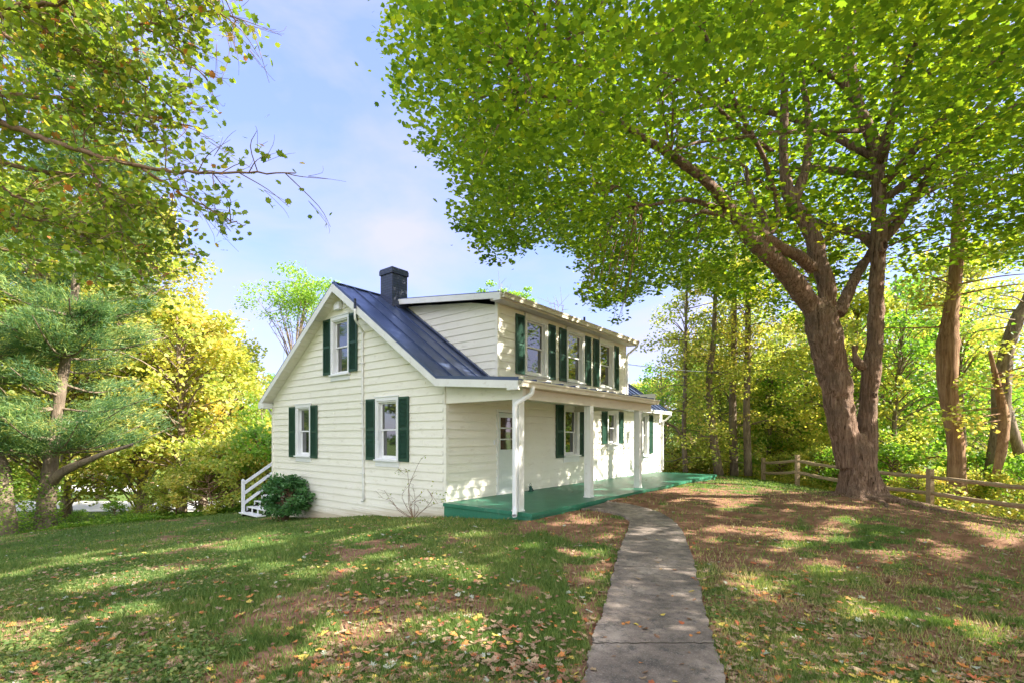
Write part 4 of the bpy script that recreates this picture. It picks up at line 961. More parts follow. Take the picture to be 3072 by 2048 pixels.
TPL['bush'] = make_tree('bush', 2.2, 1.25, L_green, M_twig, 106, 36, .10, 85, .03, .05, 'round', cr=.42, low=.15)
TPL['bushy'] = make_tree('bush', 2.0, 1.3, L_bright, M_twig, 107, 36, .10, 80, .03, .05, 'round', cr=.42, low=.15)
TPL['tall'] = make_tree('broadleaf_tree', 18, 4.4, L_bright, M_bark3, 108, 190, .20, 105, .17, .10, 'round', cr=1.0)
used = set()
ORD = ['leftmost', 'second', 'third', 'fourth', 'fifth', 'sixth', 'seventh', 'eighth', 'ninth', 'tenth', 'eleventh', 'twelfth', 'thirteenth', 'fourteenth', 'fifteenth', 'sixteenth', 'seventeenth', 'eighteenth', 'nineteenth', 'twentieth', 'twenty-first', 'twenty-second', 'twenty-third', 'twenty-fourth', 'twenty-fifth', 'twenty-sixth']
KIND = {'tall': ('very tall yellow-green tree', 'tree'), 'yellow': ('round yellow-green tree', 'tree'), 'yellow2': ('tall yellowing tree', 'tree'), 'green': ('full green tree', 'tree'), 'slim': ('slender yellow-leaved tree', 'tree'), 'slimg': ('slender green tree', 'tree'), 'bush': ('leafy green bush', 'bush'), 'bushy': ('yellow-green bush', 'bush')}
def plant(rows, where, group, seed, sc0=1.0):
    """rows: (kind, image x, depth, scale); labelled per kind from left to right"""
    g = np.random.default_rng(seed); rows = sorted(rows, key=lambda r: r[1]); cnt = {}; tot = {}
    for r in rows: tot[r[0]] = tot.get(r[0], 0)+1
    for kd, x, d, s in rows:
        p = at(x, 1308, d); z = float(ground(p[0], p[1]))-.05
        src = TPL[kd]; rz = g.random()*6.28
        if kd in used: o = dup(src, (p[0], p[1], z), rz, s*sc0, s*sc0*(.92+.2*g.random()))
        else:
            used.add(kd); o = src; o.location = (p[0], p[1], z); o.rotation_euler = (0, 0, rz); o.scale = (s*sc0,)*3
        i = cnt.get(kd, 0); cnt[kd] = i+1
        nm, ct = KIND[kd]
        if tot[kd] == 1: lab = f'the only {nm} {where}'
        elif i == tot[kd]-1: lab = f'rightmost {nm} {where}'
        else: lab = (f'leftmost {nm} {where}' if i == 0 else f'{ORD[i]} {nm} from the left {where}')
        tag(o, lab, ct, group)
# beyond the lawn on the left
plant([('yellow', -250, 23, 1.2), ('yellow', 545, 24, 1.06), ('yellow', 430, 29, 1.35), ('yellow', 690, 27, .98), ('yellow2', 200, 29, 1.35), ('slimg', 790, 24.5, .66), ('yellow2', -60, 30, 1.4), ('yellow', 610, 32, 1.22), ('tall', 420, 26, .98), ('tall', 150, 24, 1.05), ('tall', -150, 23, 1.0), ('tall', 300, 38, 1.2)], 'past the lawn on the left', 'trees past the left lawn edge', 1)
# beyond the road
plant([('bushy', 30, 51, 2.4), ('bushy', 160, 53, 2.2), ('bushy', 280, 50.5, 2.5), ('bushy', 400, 52, 2.3), ('bushy', 520, 51, 2.6), ('yellow', -100, 62, 1.2), ('green', 150, 60, 1.1), ('yellow', 380, 64, 1.2), ('yellow', 620, 60, 1.0), ('green', 820, 66, 1.0), ('yellow', 1000, 70, .9), ('green', 1700, 60, .8), ('yellow', 1900, 52, .9), ('yellow2', 2150, 50, 1.0), ('green', 2400, 52, 1.0), ('yellow', 2650, 50, 1.1), ('green', 2900, 48, 1.1), ('yellow', -400, 60, 1.2)], 'on the far side of the road', 'trees beyond the road', 2)
# woodland to the right
plant([('slim', 2050, 26, .95), ('slim', 2200, 27, 1.0), ('slim', 2245, 25.5, 1.05), ('slimg', 1985, 29, 1.0), ('slimg', 2130, 31, 1.15), ('yellow', 1990, 36, .85), ('yellow', 2330, 34, 1.0), ('green', 2430, 27, .9), ('yellow2', 2530, 30, 1.0), ('green', 2700, 25, 1.0), ('green', 2600, 34, 1.1), ('slim', 2860, 28, 1.0), ('green', 2980, 23, .62), ('yellow', 3130, 26, .75), ('slimg', 2690, 20, .9), ('yellow2', 2120, 40, .9), ('green', 2260, 42, 1.0), ('slim', 2900, 20.5, .9), ('yellow', 2330, 29, .85), ('tall', 2420, 40, .9), ('slim', 2090, 33, 1.1), ('slim', 2160, 28, .95), ('slim', 2300, 27, .9), ('tall', 2850, 34, 1.0), ('yellow', 2560, 22, .85)], 'in the woods behind the fence', 'woodland trees behind the fence', 3)
# undergrowth
plant([('bush', -40, 17.5, .7), ('bush', 345, 18.4, .45), ('bushy', 460, 19.5, .7), ('bushy', 530, 18.6, .8), ('bushy', 590, 19.5, 1.0), ('bushy', 640, 18.4, 1.0), ('bushy', 700, 18.9, 1.25), ('bush', 770, 19.8, 1.5), ('bushy', 690, 21, 1.45), ('bushy', 800, 22.5, 1.9), ('bushy', 740, 24, 2.0), ('bush', 240, 18.0, .35)], 'along the left lawn edge', 'bushes along the left lawn edge', 4)
plant([('bushy', 1980, 27, 1.2), ('bushy', 2040, 25, 1.1), ('bushy', 2110, 24.5, 1.0), ('bushy', 2170, 26, 1.1), ('bush', 2240, 25.5, .8), ('bushy', 2340, 23.5, .8), ('bushy', 2450, 20.5, .9), ('bush', 2520, 18.8, .9), ('bushy', 2480, 24, 1.2), ('bush', 2680, 17.5, 1.1), ('bushy', 2740, 19, 1.4), ('bushy', 2620, 21, 1.5), ('bushy', 2830, 16.5, .8), ('bush', 2900, 17.5, 1.2), ('bushy', 2990, 15.5, .8), ('bush', 3080, 15.5, 1.1), ('bushy', 2990, 19, 1.5), ('bushy', 2400, 26, 1.5), ('bushy', 2760, 15.2, .55), ('bushy', 3160, 13.5, .8)], 'behind the split-rail fence', 'bushes behind the fence', 5)
# trees that close the yard behind the camera (seen in the window panes, they shade the lawn)
def unique(kind, x, y, H, sp, seed, label, thin=True, mat=L_green, **k):
    z = float(ground(x, y))-.05
    o = make_tree('broadleaf_tree', H, sp, mat, M_bark3, seed, origin=(x, y, z), thin=thin, **k); o.location = (x, y, z); tag(o, label, 'tree', 'trees around the yard'); return o
unique('u', -14.5, -7.0, 10, 3.8, 201, 'yellow-green tree mirrored in the gable windows, left of the yard', False, L_bright, nclump=90, leaf=.22, per=80)
unique('u', -17, .5, 11, 4.2, 202, 'tall green tree far to the left behind the viewer', False, L_green, nclump=90, leaf=.22, per=80)
unique('u', -2.0, -17.5, 11, 4.0, 203, 'green tree in front of the house behind the viewer', True, L_bright, nclump=100, leaf=.22, per=90)
unique('u', 5.5, -19.5, 12, 4.4, 204, 'yellow tree mirrored in the dormer panes', True, L_bright, nclump=100, leaf=.22, per=90)
unique('u', 13.5, -17.5, 11, 4.0, 205, 'broad green tree beyond the right end of the fence', True, L_green, nclump=90, leaf=.22, per=90)
unique('u', -9.5, -16.0, 10, 4.0, 206, 'green tree behind the viewer shading the near lawn', True, L_green, nclump=90, leaf=.22, per=90)
0 and unique('u', 20, -11, 11, 3.6, 207, 'yellow-green tree just outside the right edge of the view', True, L_bright, nclump=90, leaf=.2, per=90)

unique('u', -13, 13, 11, 4.2, 208, 'yellow-green tree mirrored in the right gable window', False, L_bright, nclump=90, leaf=.24, per=80)
unique('u', -18, 19, 13, 4.6, 209, 'green tree off the far left end of the lawn', False, L_green, nclump=90, leaf=.24, per=80)
unique('u', -20, 8, 12, 4.6, 210, 'yellow tree off the left side of the lawn', False, L_bright, nclump=90, leaf=.24, per=80)
# named trunks to the right
def big_trunk(name, pts, rad, mat, label, crown, seed, cl, t0=.55, rm=2.6):
    root = empty(name, tuple(pts[0])); mb = MB(); P = smooth_line(pts, 5); rr = np.interp(np.linspace(0, len(rad)-1, len(P)), range(len(rad)), rad)
    mb.tube(P, rr, 18, rough=.12, seed=seed); g = np.random.default_rng(seed); LP = []; LV = []
    for k in range(cl):
        i = int(len(P)*(t0+(.99-t0)*g.random())); i = min(i, len(P)-1); a = g.random()*6.28; rl = .3+rm*g.random()
        c1 = P[i]+np.array([math.cos(a)*rl, math.sin(a)*rl, .8*(g.random()-.35)]); mb.tube(smooth_line([P[i], (P[i]+c1)/2+g.normal(size=3)*.1, c1], 3), np.linspace(.03, .008, 7), 5, cap=False)
        LP.append(clump(c1, .7, 80, g, .6)); LV.append(np.clip(.4+.15*g.normal()+.2*g.normal(size=80), 0, 1))
    o = mb.build('trunk', mat, root, smooth=True); o.location = -root.location
    LP = np.vstack(LP); LV = np.concatenate(LV); k_ = sunlit_cut(LP, .05, g)
    leaves('crown', LP[k_]-np.array(root.location), .15, LV[k_], T_SIMPLE, crown, root, g=g)
    tag(root, label, 'tree'); return root
Z3r = lambda x, y, d: at(2000+x/1.96, 900+y/1.96, d)
d = 15.6
big_trunk('cedar_tree', [Z3r(1712, 1215, d), Z3r(1705, 1050, d), Z3r(1700, 850, d), Z3r(1670, 650, d), Z3r(1650, 450, d), Z3r(1655, 250, d), Z3r(1672, 80, d), at(2870, 780, d), at(2880, 500, d), at(2900, 150, d), at(2920, -300, d)], [.29, .24, .22, .225, .275, .29, .2, .175, .15, .12, .06], M_bark2, 'thick reddish shaggy trunk with a bulge, just behind the fence', L_bright, 301, 40)
d = 17.0
big_trunk('woodland_tree', [Z3r(1900, 1190, d), Z3r(1925, 1000, d), Z3r(1960, 750, d), Z3r(1970, 500, d), Z3r(2000, 300, d), Z3r(2060, 120, d), at(3100, 850, d), at(3180, 500, d), at(3250, 100, d)], [.26, .27, .25, .26, .2, .2, .16, .12, .06], M_bark3, 'grey leaning trunk at the right edge behind the fence', L_green, 302, 30)
big_trunk('woodland_tree', [Z3r(1905, 1180, 15.5), Z3r(1930, 1050, 15.5), Z3r(1965, 900, 15.6), Z3r(1985, 700, 15.8), Z3r(1950, 520, 16), Z3r(1900, 300, 16)], [.10, .09, .13, .14, .10, .05], M_bark2, 'thin pale forked trunk beside the grey leaning trunk', L_bright, 303, 8)
big_trunk('woodland_tree', [Z3r(2120, 1100, 19), Z3r(2090, 950, 19), Z3r(2040, 780, 19), Z3r(1990, 560, 19.5), Z3r(1960, 300, 20)], [.2, .19, .17, .13, .1], M_bark3, 'dark leaning trunk at the far right edge', L_green, 304, 10)
for i, (x, yb, yt, d, r, lab) in enumerate([(2052, 1420, 1020, 23, .10, 'thin dark trunk just right of the porch end'), (2137, 1425, 1000, 22.5, .17, 'bent dark trunk left of the paired trunks in the woods'), (2198, 1425, 850, 23.5, .16, 'left one of the paired sunlit trunks in the woods'), (2240, 1425, 860, 22.8, .15, 'right one of the paired sunlit trunks in the woods')]):
    o = big_trunk('woodland_tree', [at(x+(20 if i == 1 else 5), yb, d), at(x, (yb*2+yt)/3, d), at(x-(10 if i == 1 else -4), (yb+2*yt)/3, d), at(x+5, yt, d), at(x+12, yt-250, d+.5)], [r*1.25, r, r*.85, r*.7, r*.3], M_bark3, lab, L_bright, 310+i, 40, .08, 1.7)
    if i == 0:
        mb = MB(); mb.tube(smooth_line([at(2050, 1320, d), at(2030, 1285, d), at(2000, 1268, d-.3), at(1985, 1262, d-.5)], 4), np.linspace(.08, .03, 13), 8); oo = mb.build('limb', M_bark3, o, smooth=True); oo.location = -o.location

# ------------------------------------------------------------------ white pine on the left
def pine(name, base, pts, rad, nb, seed, label, R0, z0, z1):
    g = np.random.default_rng(seed); root = empty(name, tuple(base)); mb = MB(); P = smooth_line(pts, 5); rr = np.interp(np.linspace(0, len(rad)-1, len(P)), range(len(rad)), rad)
    mb.tube(P, rr, 16, rough=.12, seed=seed); C_ = []; D_ = []; V_ = []
    for k in range(nb):
        i = int(np.interp(g.random(), [0, 1], [len(P)*z0, len(P)*z1])); i = min(i, len(P)-1); a = g.random()*6.283; L_ = R0*(.45+.55*g.random())*(1-.55*i/len(P))
        d = np.array([math.cos(a), math.sin(a), -.05+.5*g.random()]); tip = P[i]+d*L_; mid = P[i]+d*L_*.5+np.array([0, 0, -.1*L_])
        B = smooth_line([P[i], mid, tip], 5); mb.tube(B, np.linspace(.05, .012, len(B)), 6, cap=False, seed=k)
        for q in range(22):
            s = .35+.65*g.random(); j = min(int(s*(len(B)-1)), len(B)-1)
            side = np.array([-d[1], d[0], 0])*(g.random()-.5)*L_*.55
            c0 = B[j]+side+np.array([0, 0, .12+.12*g.random()]); nn = 46
            dr = g.normal(size=(nn, 3))*.55+np.array([d[0], d[1], .5]); dr /= np.linalg.norm(dr, axis=1)[:, None]
            off2 = clump((0, 0, 0), .36, nn, g, .85)
            C_.append(c0+off2); D_.append(dr); V_.append(np.clip(.45+.28*g.normal()+.15*g.normal(size=nn), 0, 1))
    C_ = np.vstack(C_); D_ = np.vstack(D_); V_ = np.concatenate(V_); N = len(C_)
    pr = np.cross(D_, g.normal(size=(N, 3))); pr /= np.linalg.norm(pr, axis=1)[:, None]; ln = (.16+.10*g.random(N))[:, None]
    V = np.stack([C_-pr*.013, C_+pr*.013, C_+D_*ln+pr*.03*g.normal(size=(N, 1))], 1)-np.array(base)
    me = bpy.data.meshes.new('crown'); me.vertices.add(N*3); me.vertices.foreach_set('co', V.ravel()); me.loops.add(N*3); me.loops.foreach_set('vertex_index', np.arange(N*3, dtype=np.int32))
    me.polygons.add(N); me.polygons.foreach_set('loop_start', np.arange(0, N*3, 3, dtype=np.int32)); a_ = me.attributes.new('v', 'FLOAT', 'POINT'); a_.data.foreach_set('value', np.repeat(V_, 3).astype(np.float32)); me.update(calc_edges=True); me.materials.append(L_pine)
    o = mb.build('trunk', M_bark3, root, smooth=True); o.location = -root.location; link('crown', me, root); tag(root, label, 'tree'); return root
ZP = lambda x, y, d: at(x/5.8075, 1350+y/5.8075, d)
dpn = 17.2
pb = ZP(800, 1330, dpn); pb[2] = float(ground(pb[0], pb[1]))-.1
pine('white_pine', pb, [pb, ZP(805, 1000, dpn), ZP(835, 700, dpn), ZP(850, 450, dpn), ZP(900, 150, dpn), ZP(930, -200, dpn), at(185, 1150, dpn), at(215, 950, dpn), at(240, 700, dpn), at(250, 350, dpn), at(250, 100, dpn)], [.34, .27, .24, .24, .20, .18, .16, .13, .10, .07, .04], 104, 401, 'white pine with soft blue-green needles at the left lawn edge', 5.0, .44, .995)
mbx = MB(); Px = smooth_line([ZP(900, 560, dpn), ZP(1050, 400, dpn-.2), ZP(1250, 290, dpn-.4), ZP(1450, 210, dpn-.6), ZP(1800, 60, dpn-.9), ZP(2300, -100, dpn-1.2)], 4); mbx.tube(Px, np.interp(np.linspace(0, 1, len(Px)), [0, .4, 1], [.17, .14, .05]), 10, rough=.15)
mbx.tube(smooth_line([ZP(720, 540, dpn), ZP(500, 350, dpn-.3), ZP(130, 80, dpn-.6)], 4), np.linspace(.07, .03, 9), 8, rough=.15)
mbx.tube(smooth_line([ZP(800, 200, dpn), ZP(740, 50, dpn-.2), ZP(700, -150, dpn-.2)], 4), np.linspace(.06, .03, 9), 8, rough=.15)
wp = bpy.data.objects['white_pine']; o = mbx.build('limb', M_bark3, wp, smooth=True); o.location = -wp.location
pb2 = at(25, 1560, 16.2); pb2[2] = float(ground(pb2[0], pb2[1]))-.1
pine('white_pine', pb2, [pb2, at(12, 1470, 16.2), at(5, 1400, 16.2), at(-30, 1300, 16.2), at(-50, 1000, 16.2), at(-40, 600, 16.2)], [.30, .22, .2, .16, .13, .07], 40, 402, 'second pine cut by the left edge, dark trunk', 3.6, .5, .99)

for nm_, H_, r_ in (('white_pine', 2.3, .33), ('white_pine.001', 2.6, .33)):
    wq = bpy.data.objects[nm_]; gi = np.random.default_rng(len(nm_)); n_ = 1500; hh = H_*gi.random(n_)**1.3; aa = gi.random(n_)*6.283; rr_ = r_*(1.12-.1*hh)+.14*gi.random(n_)
    leaves('ivy', np.stack([np.cos(aa)*rr_+.02*hh, np.sin(aa)*rr_, hh], 1), .085, gi.random(n_), T_SIMPLE, L_green, wq, g=gi)
# tree with sparse top behind the gable ridge, and small tops behind the dormer
def sparse(name, x, d, ztop, zbase, sp, seed, label, nst=14, crown=True, w_=1.0):
    g = np.random.default_rng(seed); b0 = at(x, 1308, d); b0[2] = float(ground(b0[0], b0[1])); root = empty(name, tuple(b0)); mb = MB(); LP = []; LV = []
    top = at(x, ztop, d)[2]; bb = at(x, zbase, d)[2]
    mb.tube(smooth_line([b0, b0+np.array([.1, 0, (bb-b0[2])*.6]), (b0[0], b0[1], bb)], 4), np.linspace(.16, .10, 9), 8)
    for k in range(nst):
        a = g.random()*6.28; r = sp*(.2+.8*g.random()); z = bb+(top-bb)*(.55+.45*g.random())
        tip = np.array([b0[0]+math.cos(a)*r, b0[1]+math.sin(a)*r, z]); mid = np.array([b0[0]+math.cos(a)*r*.3, b0[1]+math.sin(a)*r*.3, bb+(z-bb)*.5])
        mb.tube(smooth_line([(b0[0], b0[1], bb-.4*g.random()), mid, tip], 4), np.linspace(.05, .01, 9), 5, cap=False)
        for q in range(4):
            s = .5+.5*g.random(); p0 = mid*(1-s)+tip*s; mb.tube([p0, p0+g.normal(size=3)*.5+np.array([0, 0, .4])], [.012, .005], 4, cap=False)
        if crown and z > bb+(top-bb)*.7:
            for q in range(3):
                c0 = tip+g.normal(size=3)*.5; LP.append(clump(c0, .8*w_, 100, g, .45)); LV.append(np.clip(.55+.15*g.normal(size=100), 0, 1))
    o = mb.build('trunk', M_bark3, root, smooth=True); o.location = -root.location
    if LP: leaves('crown', np.vstack(LP)-np.array(root.location), .16, np.concatenate(LV), T_OVAL, L_green, root, g=g)
    tag(root, label, 'tree')
sparse('locust_tree', 885, 27, 850, 1150, 2.0, 501, 'tall open-topped tree with bare stems left of the chimney', 26)
sparse('locust_tree', 1500, 30, 845, 1000, .8, 502, 'small feathery treetop showing above the dormer corner', 5, True, .5)
sparse('bare_tree', 1675, 30, 895, 1000, .7, 503, 'bare twiggy treetop rising behind the dormer roof', 4, False)
sparse('locust_tree', 1565, 32, 885, 1010, .5, 504, 'tiny yellow treetop just right of the dormer corner', 3, True, .45)

# ------------------------------------------------------------------ shrubs by the gable
sh = make_tree('round_shrub', 1.35, .74, L_shrub, M_twig, 601, 75, .085, 120, .02, .12, 'round', cr=.24, tmpl=T_OVAL, low=.28)
sxp = at(885, 1552, 13.9); sh.location = (-.62, 6.15, float(ground(-.62, 6.15))); sh.rotation_euler = (0, 0, 1); tag(sh, 'dense dark green rounded shrub against the gable wall', 'shrub')
mb = MB(); g = np.random.default_rng(602)
for k in range(14):
    a = g.random()*6.28; r = .05+.05*g.random(); mb.tube([(math.cos(a)*r, math.sin(a)*r, -.05), (math.cos(a)*r*3, math.sin(a)*r*3, .4), (math.cos(a)*.35, math.sin(a)*.35, .8)], [.018, .014, .008], 5)
mb.build('stems', M_twig, sh)
rb = empty('rose_bush', (-.35, 2.0, float(ground(-.35, 2.0)))); tag(rb, 'leggy bare rose bush with a few leaves under the right gable window', 'shrub')
mb = MB(); g = np.random.default_rng(603); LP = []
def rp_(y, z, x=-.25): return np.array([x-rb.location[0], y-rb.location[1], z-rb.location[2]])
Zr = lambda x, y: onp(1080+x/3.41, 1120+y/3.41, 0, -.25)-np.array(rb.location)
for pts in ([(540, 1480), (500, 1330), (500, 1160), (560, 1000), (620, 880), (675, 830)], [(545, 1480), (510, 1300), (500, 1150), (490, 1040), (480, 1000), (400, 985), (350, 1010)], [(530, 1470), (420, 1400), (330, 1320), (280, 1240), (250, 1190)], [(530, 1480), (400, 1400), (330, 1310), (200, 1260)],
            [(560, 1480), (640, 1400), (740, 1340), (850, 1310)], [(550, 1470), (600, 1380), (560, 1320), (640, 1290), (740, 1330)], [(555, 1470), (560, 1350), (560, 1250), (540, 1150)], [(560, 1475), (700, 1340), (740, 1260), (690, 1190)], [(540, 1470), (470, 1350), (430, 1250), (470, 1150)], [(545, 1470), (520, 1350), (600, 1250), (650, 1200)]):
    P = smooth_line([Zr(*p) for p in pts], 4); mb.tube(P, np.linspace(.008, .0025, len(P)), 5)
    for q in range(5):
        i = int(len(P)*(.3+.65*g.random())); i = min(i, len(P)-1); mb.tube([P[i], P[i]+g.normal(size=3)*.09+np.array([0, 0, .05])], [.004, .002], 4)
    for q in range(3): LP.append(P[-1-q*2]+g.normal(size=3)*.03)
for x, y, n_ in ((400, 1000, 12), (470, 1000, 10), (340, 1240, 3), (780, 1230, 6), (860, 1250, 8), (755, 1140, 3), (640, 1290, 4), (870, 1290, 5)):
    for _ in range(n_): LP.append(Zr(x, y)+g.normal(size=3)*.05)
mb.build('stems', M_twig, rb); leaves('foliage', np.array(LP), .06, g.random(len(LP))*.8, T_OVAL, L_mapleL, rb, g=g)
# service cable
mb = MB(); a = np.array([9.2, .3, 4.25]); b_ = at(2345, 1104, 24); 
mb.tube([a*(1-t)+b_*t+np.array([0, 0, -.25*math.sin(math.pi*t)]) for t in np.linspace(0, 1, 24)], .012, 5)
o = mb.build('service_cable', M_chim); tag(o, 'thin overhead cable from the dormer end to the woods', 'cable')

# ------------------------------------------------------------------ grass, ground cover, fallen leaves
g = np.random.default_rng(77)
def lawn_pts(N, d0, d1, lmax=1.15):
    u = g.random(N); d = 1/((1/d0)*(1-u)+(1/d1)*u); lat = (g.random(N)*2-1)*lmax*d
    x = CAM[0]+RV[0]*lat+WV[0]*d; y = CAM[1]+RV[1]*lat+WV[1]*d
    return x, y, d
def clear(x, y):
    k = ~inpoly(x, y, pathpoly)
    k &= ~((x > -.15) & (x < 12.8) & (y > -2.5) & (y < 8.2))
    k &= ~((x > -.5) & (x < 1.5) & (y > 8) & (y < 9.7))
    k &= np.hypot(x-MX, y-MY) > .75
    k &= fence_s(x, y) < 8
    return k
x, y, d = lawn_pts(640000, 2.4, 26)
k = clear(x, y) & (g.random(len(x)) < np.clip(grassiness(x, y)*.9, .10, 1))
x, y, d = x[k], y[k], d[k]; N = len(x); z = ground(x, y)
print('blades', N)
hgt = (.020+.030*g.random(N))*(.7+.9*fbm(x, y, .8, 2))*(1+.02*d); wdt = .0035+.0013*d*.6; a = g.random(N)*6.283
tx = np.cos(a)*wdt; ty = np.sin(a)*wdt; ln = (g.random((N, 2))-.5)*hgt[:, None]*1.3
V = np.stack([np.stack([x-tx, y-ty, z-.008], 1), np.stack([x+tx, y+ty, z-.008], 1), np.stack([x+ln[:, 0], y+ln[:, 1], z+hgt], 1)], 1)
me = bpy.data.meshes.new('grass'); me.vertices.add(N*3); me.vertices.foreach_set('co', V.ravel()); me.loops.add(N*3); me.loops.foreach_set('vertex_index', np.arange(N*3, dtype=np.int32))
me.polygons.add(N); me.polygons.foreach_set('loop_start', np.arange(0, N*3, 3, dtype=np.int32)); a_ = me.attributes.new('v', 'FLOAT', 'POINT')
vv = np.clip(.35+.2*g.normal(size=N)+(fbm(x, y, 1.5, 3)-.5)*1.0+.35*(1-grassiness(x, y)), 0, 1); a_.data.foreach_set('value', np.repeat(vv, 3).astype(np.float32)); me.update(calc_edges=True); me.materials.append(L_grass)
tag(link('grass', me), 'patchy short green lawn grass around the house', 'grass', kind='stuff')
# clover-like weeds in the left lawn
x, y, d = lawn_pts(60000, 3.0, 16); lat = (x-CAM[0])*RV[0]+(y-CAM[1])*RV[1]
k = clear(x, y) & (fbm(x+5, y, 1.6, 3)+.12*(lat < -1) > .70); x, y = x[k], y[k]
P = np.stack([x, y, ground(x, y)+.02+.03*g.random(len(x))], 1)
o = leaves('weeds', P, .024+.02*g.random(len(P)), g.random(len(P)), T_OVAL*np.array([1.4, 1, 1]), L_grass, up=1.5, g=g); tag(o, 'low broad-leaved weeds and clover in the lawn', 'weeds', kind='stuff')
# ground cover behind the fence and past the left edge
def cover(n, xs, ds, hmax, size, mat, name, label):
    sx_ = xs[0]+(xs[1]-xs[0])*g.random(n); dd = ds[0]+(ds[1]-ds[0])*g.random(n)
    q = np.array([at(a_, 1308, b_) for a_, b_ in zip(sx_, dd)]); f_ = fbm(q[:, 0], q[:, 1], 1.6, 3)
    zz_ = ground(q[:, 0], q[:, 1]); return q[:, 0], q[:, 1], zz_+hmax*f_*g.random(n)*1.6, f_
def cover_band(n, fn, mat, name, label, hmax, size):
    x, y = fn(n); f_ = fbm(x, y, 1.3, 3); z = ground(x, y)+hmax*np.clip(f_*1.8-.4, .03, 1)*g.random(len(x))
    k = sunlit_cut(np.stack([x, y, z], 1), .6, g); P = np.stack([x, y, z], 1)[k]
    o = leaves(name, P, size*(.7+.6*g.random(len(P))), np.clip(.45+.3*g.normal(size=len(P)), 0, 1), T_SIMPLE, mat, up=.8, g=g); tag(o, label, 'ground cover', kind='stuff')
def band_fence(n):
    t = -3+26*g.random(n); s = .1+7*g.random(n)**1.3; e = np.array([.748, .664]); nrm_ = np.array([.664, -.748]); b0 = np.array([6.5, -12.4])
    return b0[0]+e[0]*t+nrm_[0]*s, b0[1]+e[1]*t+nrm_[1]*s
cover_band(60000, band_fence, L_bright, 'ground_cover', 'bright leafy undergrowth along and behind the fence', .75, .10)
def band_left(n):
    u = g.random(n); sx_ = -400+1180*u; d0 = np.interp(sx_, [-400, 0, 300, 600, 780], [15.5, 15.8, 16.6, 17.6, 18.5]); dd = d0+.2+7*g.random(n)**1.4
    lat = (sx_-1536)/F*dd; return CAM[0]+RV[0]*lat+WV[0]*dd, CAM[1]+RV[1]*lat+WV[1]*dd
cover_band(52000, band_left, L_green, 'ivy', 'ivy and low growth along the left lawn edge', .38, .08)
# hollies / woodland edge beyond the lawn at the porch end
def band_back(n):
    sx_ = 1900+480*g.random(n); dd = 24+6*g.random(n); lat = (sx_-1536)/F*dd; return CAM[0]+RV[0]*lat+WV[0]*dd, CAM[1]+RV[1]*lat+WV[1]*dd
cover_band(30000, band_back, L_bright, 'undergrowth', 'tangled yellow-green undergrowth beyond the end of the porch', 1.5, .12)

n_ = 5200; tt = g.random(n_); x = CAM[0]+RV[0]*0+g.normal(size=n_)*0; lat = -1+14*g.random(n_); dep = 3.2+13*g.random(n_)**1.4
x = CAM[0]+RV[0]*lat+WV[0]*dep; y = CAM[1]+RV[1]*lat+WV[1]*dep; k = clear(x, y) & (grassiness(x, y) < .5); x, y = x[k], y[k]; z = ground(x, y)+.006; a = g.random(len(x))*6.283; L_ = .02+.09*g.random(len(x))**3; wd_ = .0025+.003*g.random(len(x))
dx_, dy_ = np.cos(a)*L_, np.sin(a)*L_; nx_, ny_ = -np.sin(a)*wd_, np.cos(a)*wd_
V = np.stack([np.stack([x-dx_-nx_, y-dy_-ny_, z], 1), np.stack([x+dx_-nx_, y+dy_-ny_, z], 1), np.stack([x+dx_+nx_, y+dy_+ny_, z+.006], 1), np.stack([x-dx_+nx_, y-dy_+ny_, z+.006], 1)], 1).reshape(-1, 3)
me = bpy.data.meshes.new('twig_litter'); me.from_pydata(V.tolist(), [], [(4*i, 4*i+1, 4*i+2, 4*i+3) for i in range(len(x))]); me.materials.append(M_twig); tag(link('twig_litter', me), 'broken twigs and bits of mulch on the bare soil under the maple', 'twig litter', kind='stuff')
# fallen leaves: 300 nearest as things, the rest as one
T_OAK = np.array([(0, -.6, 0), (.08, -.25, .05), (.3, -.2, .12), (.12, -.02, .04), (.36, .1, .14), (.12, .2, .03), (.22, .42, .1), (0, .6, 0), (-.2, .4, .1), (-.12, .2, .02), (-.38, .12, .15), (-.12, 0, .03), (-.28, -.22, .1), (-.07, -.25, .04)])
TM = T_MAPLE*np.array([1, 1, -2.2])
protos = []
for cname, m in LIT:
    for tn, tmpl in (('maple', TM), ('oak', T_OAK)):
        me = bpy.data.meshes.new('fallen_leaf'); q = tmpl.copy(); q[:, 2] -= q[:, 2].min()
        nn = len(q); vs = [tuple(p) for p in q]+[(0, 0, .03)]
        me.from_pydata(vs, [], [(i, (i+1) % nn, nn) for i in range(nn)]); me.materials.append(m); me.update(); protos.append((cname, tn, me))
x, y, d = lawn_pts(26000, 2.9, 16, 1.06); lat = (x-CAM[0])*RV[0]+(y-CAM[1])*RV[1]
onpath = inpoly(x, y, pathpoly)
k = (clear(x, y) | onpath) & (g.random(len(x)) < np.where(onpath, .03, np.where(lat < .5, .44, .40))*np.clip(fbm(x+3, y+8, 1.4, 3)*2.2-.45, .1, 1)); x, y, d, onpath = x[k], y[k], d[k], onpath[k]
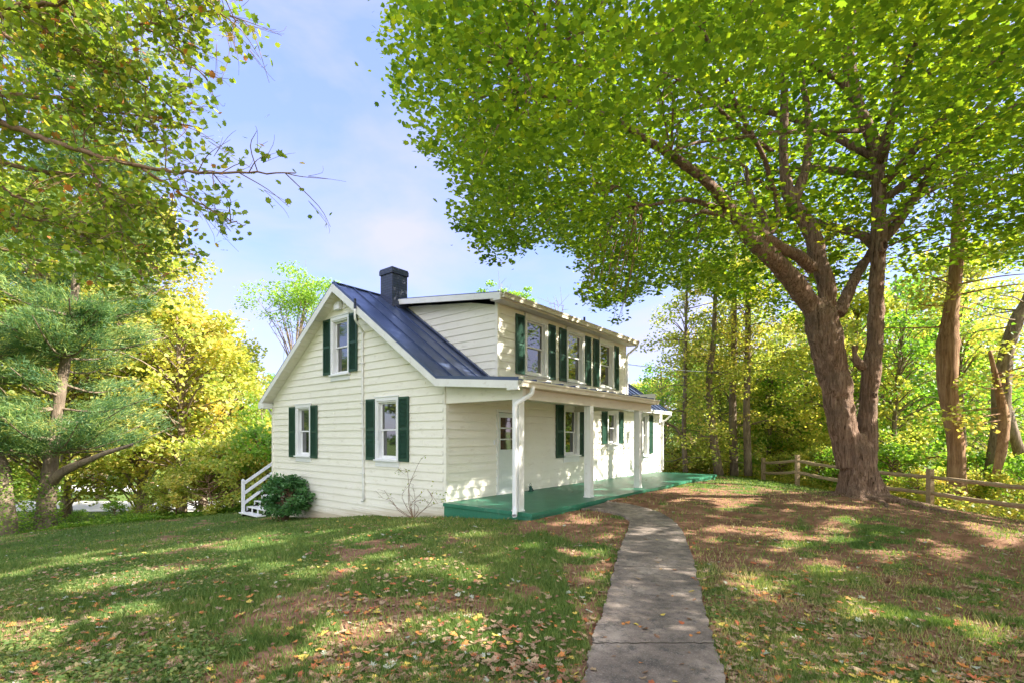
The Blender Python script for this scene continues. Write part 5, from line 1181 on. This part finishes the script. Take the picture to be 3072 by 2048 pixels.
# a few on the porch floor
xp = np.array([.6, 1.4, 3.5, 4.2, 6.8, 8.1, 9.2]); yp = np.array([-.4, -.25, -1.2, -1.7, -1.5, -1.3, -1.0]); 
order = np.argsort(d); x, y, d, onpath = x[order], y[order], d[order], onpath[order]
z = ground(x, y)+np.where(onpath, path_z+.004, .012+.022*grassiness(x, y))
print('fallen leaves', len(x))
nI = 293
wts = [.22, .17, .05, .04, .20, .15, .03, .02, .04, .01, .04, .03]
pick = g.choice(12, size=len(x), p=np.array(wts)/sum(wts))
fsz = .058*(.6+.9*g.random(len(x))**1.5)
rots = g.random((len(x), 3))
def leaf_obj(i, X, Y, Z_, s, where):
    cname, tn, me = protos[pick[i]]
    o = bpy.data.objects.new('fallen_leaf', me); col.objects.link(o); o.location = (X, Y, Z_); o.rotation_euler = ((rots[i, 0]-.5)*.5, (rots[i, 1]-.5)*.5, rots[i, 2]*6.28); o.scale = (s, s, s)
    tag(o, f'fallen {cname} {tn} leaf lying {where}', 'leaf', f'fallen {cname} {tn} leaves {where}')
for i in range(nI):
    leaf_obj(i, x[i], y[i], z[i], fsz[i]*.95, 'on the concrete path' if onpath[i] else ('on the lawn left of the path' if (x[i]-CAM[0])*RV[0]+(y[i]-CAM[1])*RV[1] < .6 else 'on the ground right of the path'))
for i in range(len(xp)): leaf_obj(nI+i, xp[i], yp[i], .004, .08, 'on the green porch floor')
vs = []; fs = []; ms = []; base = 0
for i in range(nI, len(x)):
    me = protos[pick[i]][2]; nn = len(me.vertices); c_ = np.empty(nn*3); me.vertices.foreach_get('co', c_); c_ = c_.reshape(-1, 3)*fsz[i]
    ca, sa = math.cos(rots[i, 2]*6.28), math.sin(rots[i, 2]*6.28); t1, t2 = (rots[i, 0]-.5)*.6, (rots[i, 1]-.5)*.6
    q = np.stack([c_[:, 0]*ca-c_[:, 1]*sa+x[i], c_[:, 0]*sa+c_[:, 1]*ca+y[i], c_[:, 2]+c_[:, 0]*t1+c_[:, 1]*t2+z[i]], 1)
    vs.append(q); k_ = nn-1; fs += [(base+a, base+(a+1) % k_, base+k_) for a in range(k_)]; ms += [pick[i]//2]*k_; base += nn
me = bpy.data.meshes.new('fallen_leaves'); me.from_pydata(np.vstack(vs).tolist(), [], fs)
for cname, m in LIT: me.materials.append(m)
me.polygons.foreach_set('material_index', ms); me.update()
tag(link('leaf_litter', me), 'scattered small fallen leaves across the farther lawn', 'leaf litter', kind='stuff')
print('OBJECTS', len(bpy.data.objects))
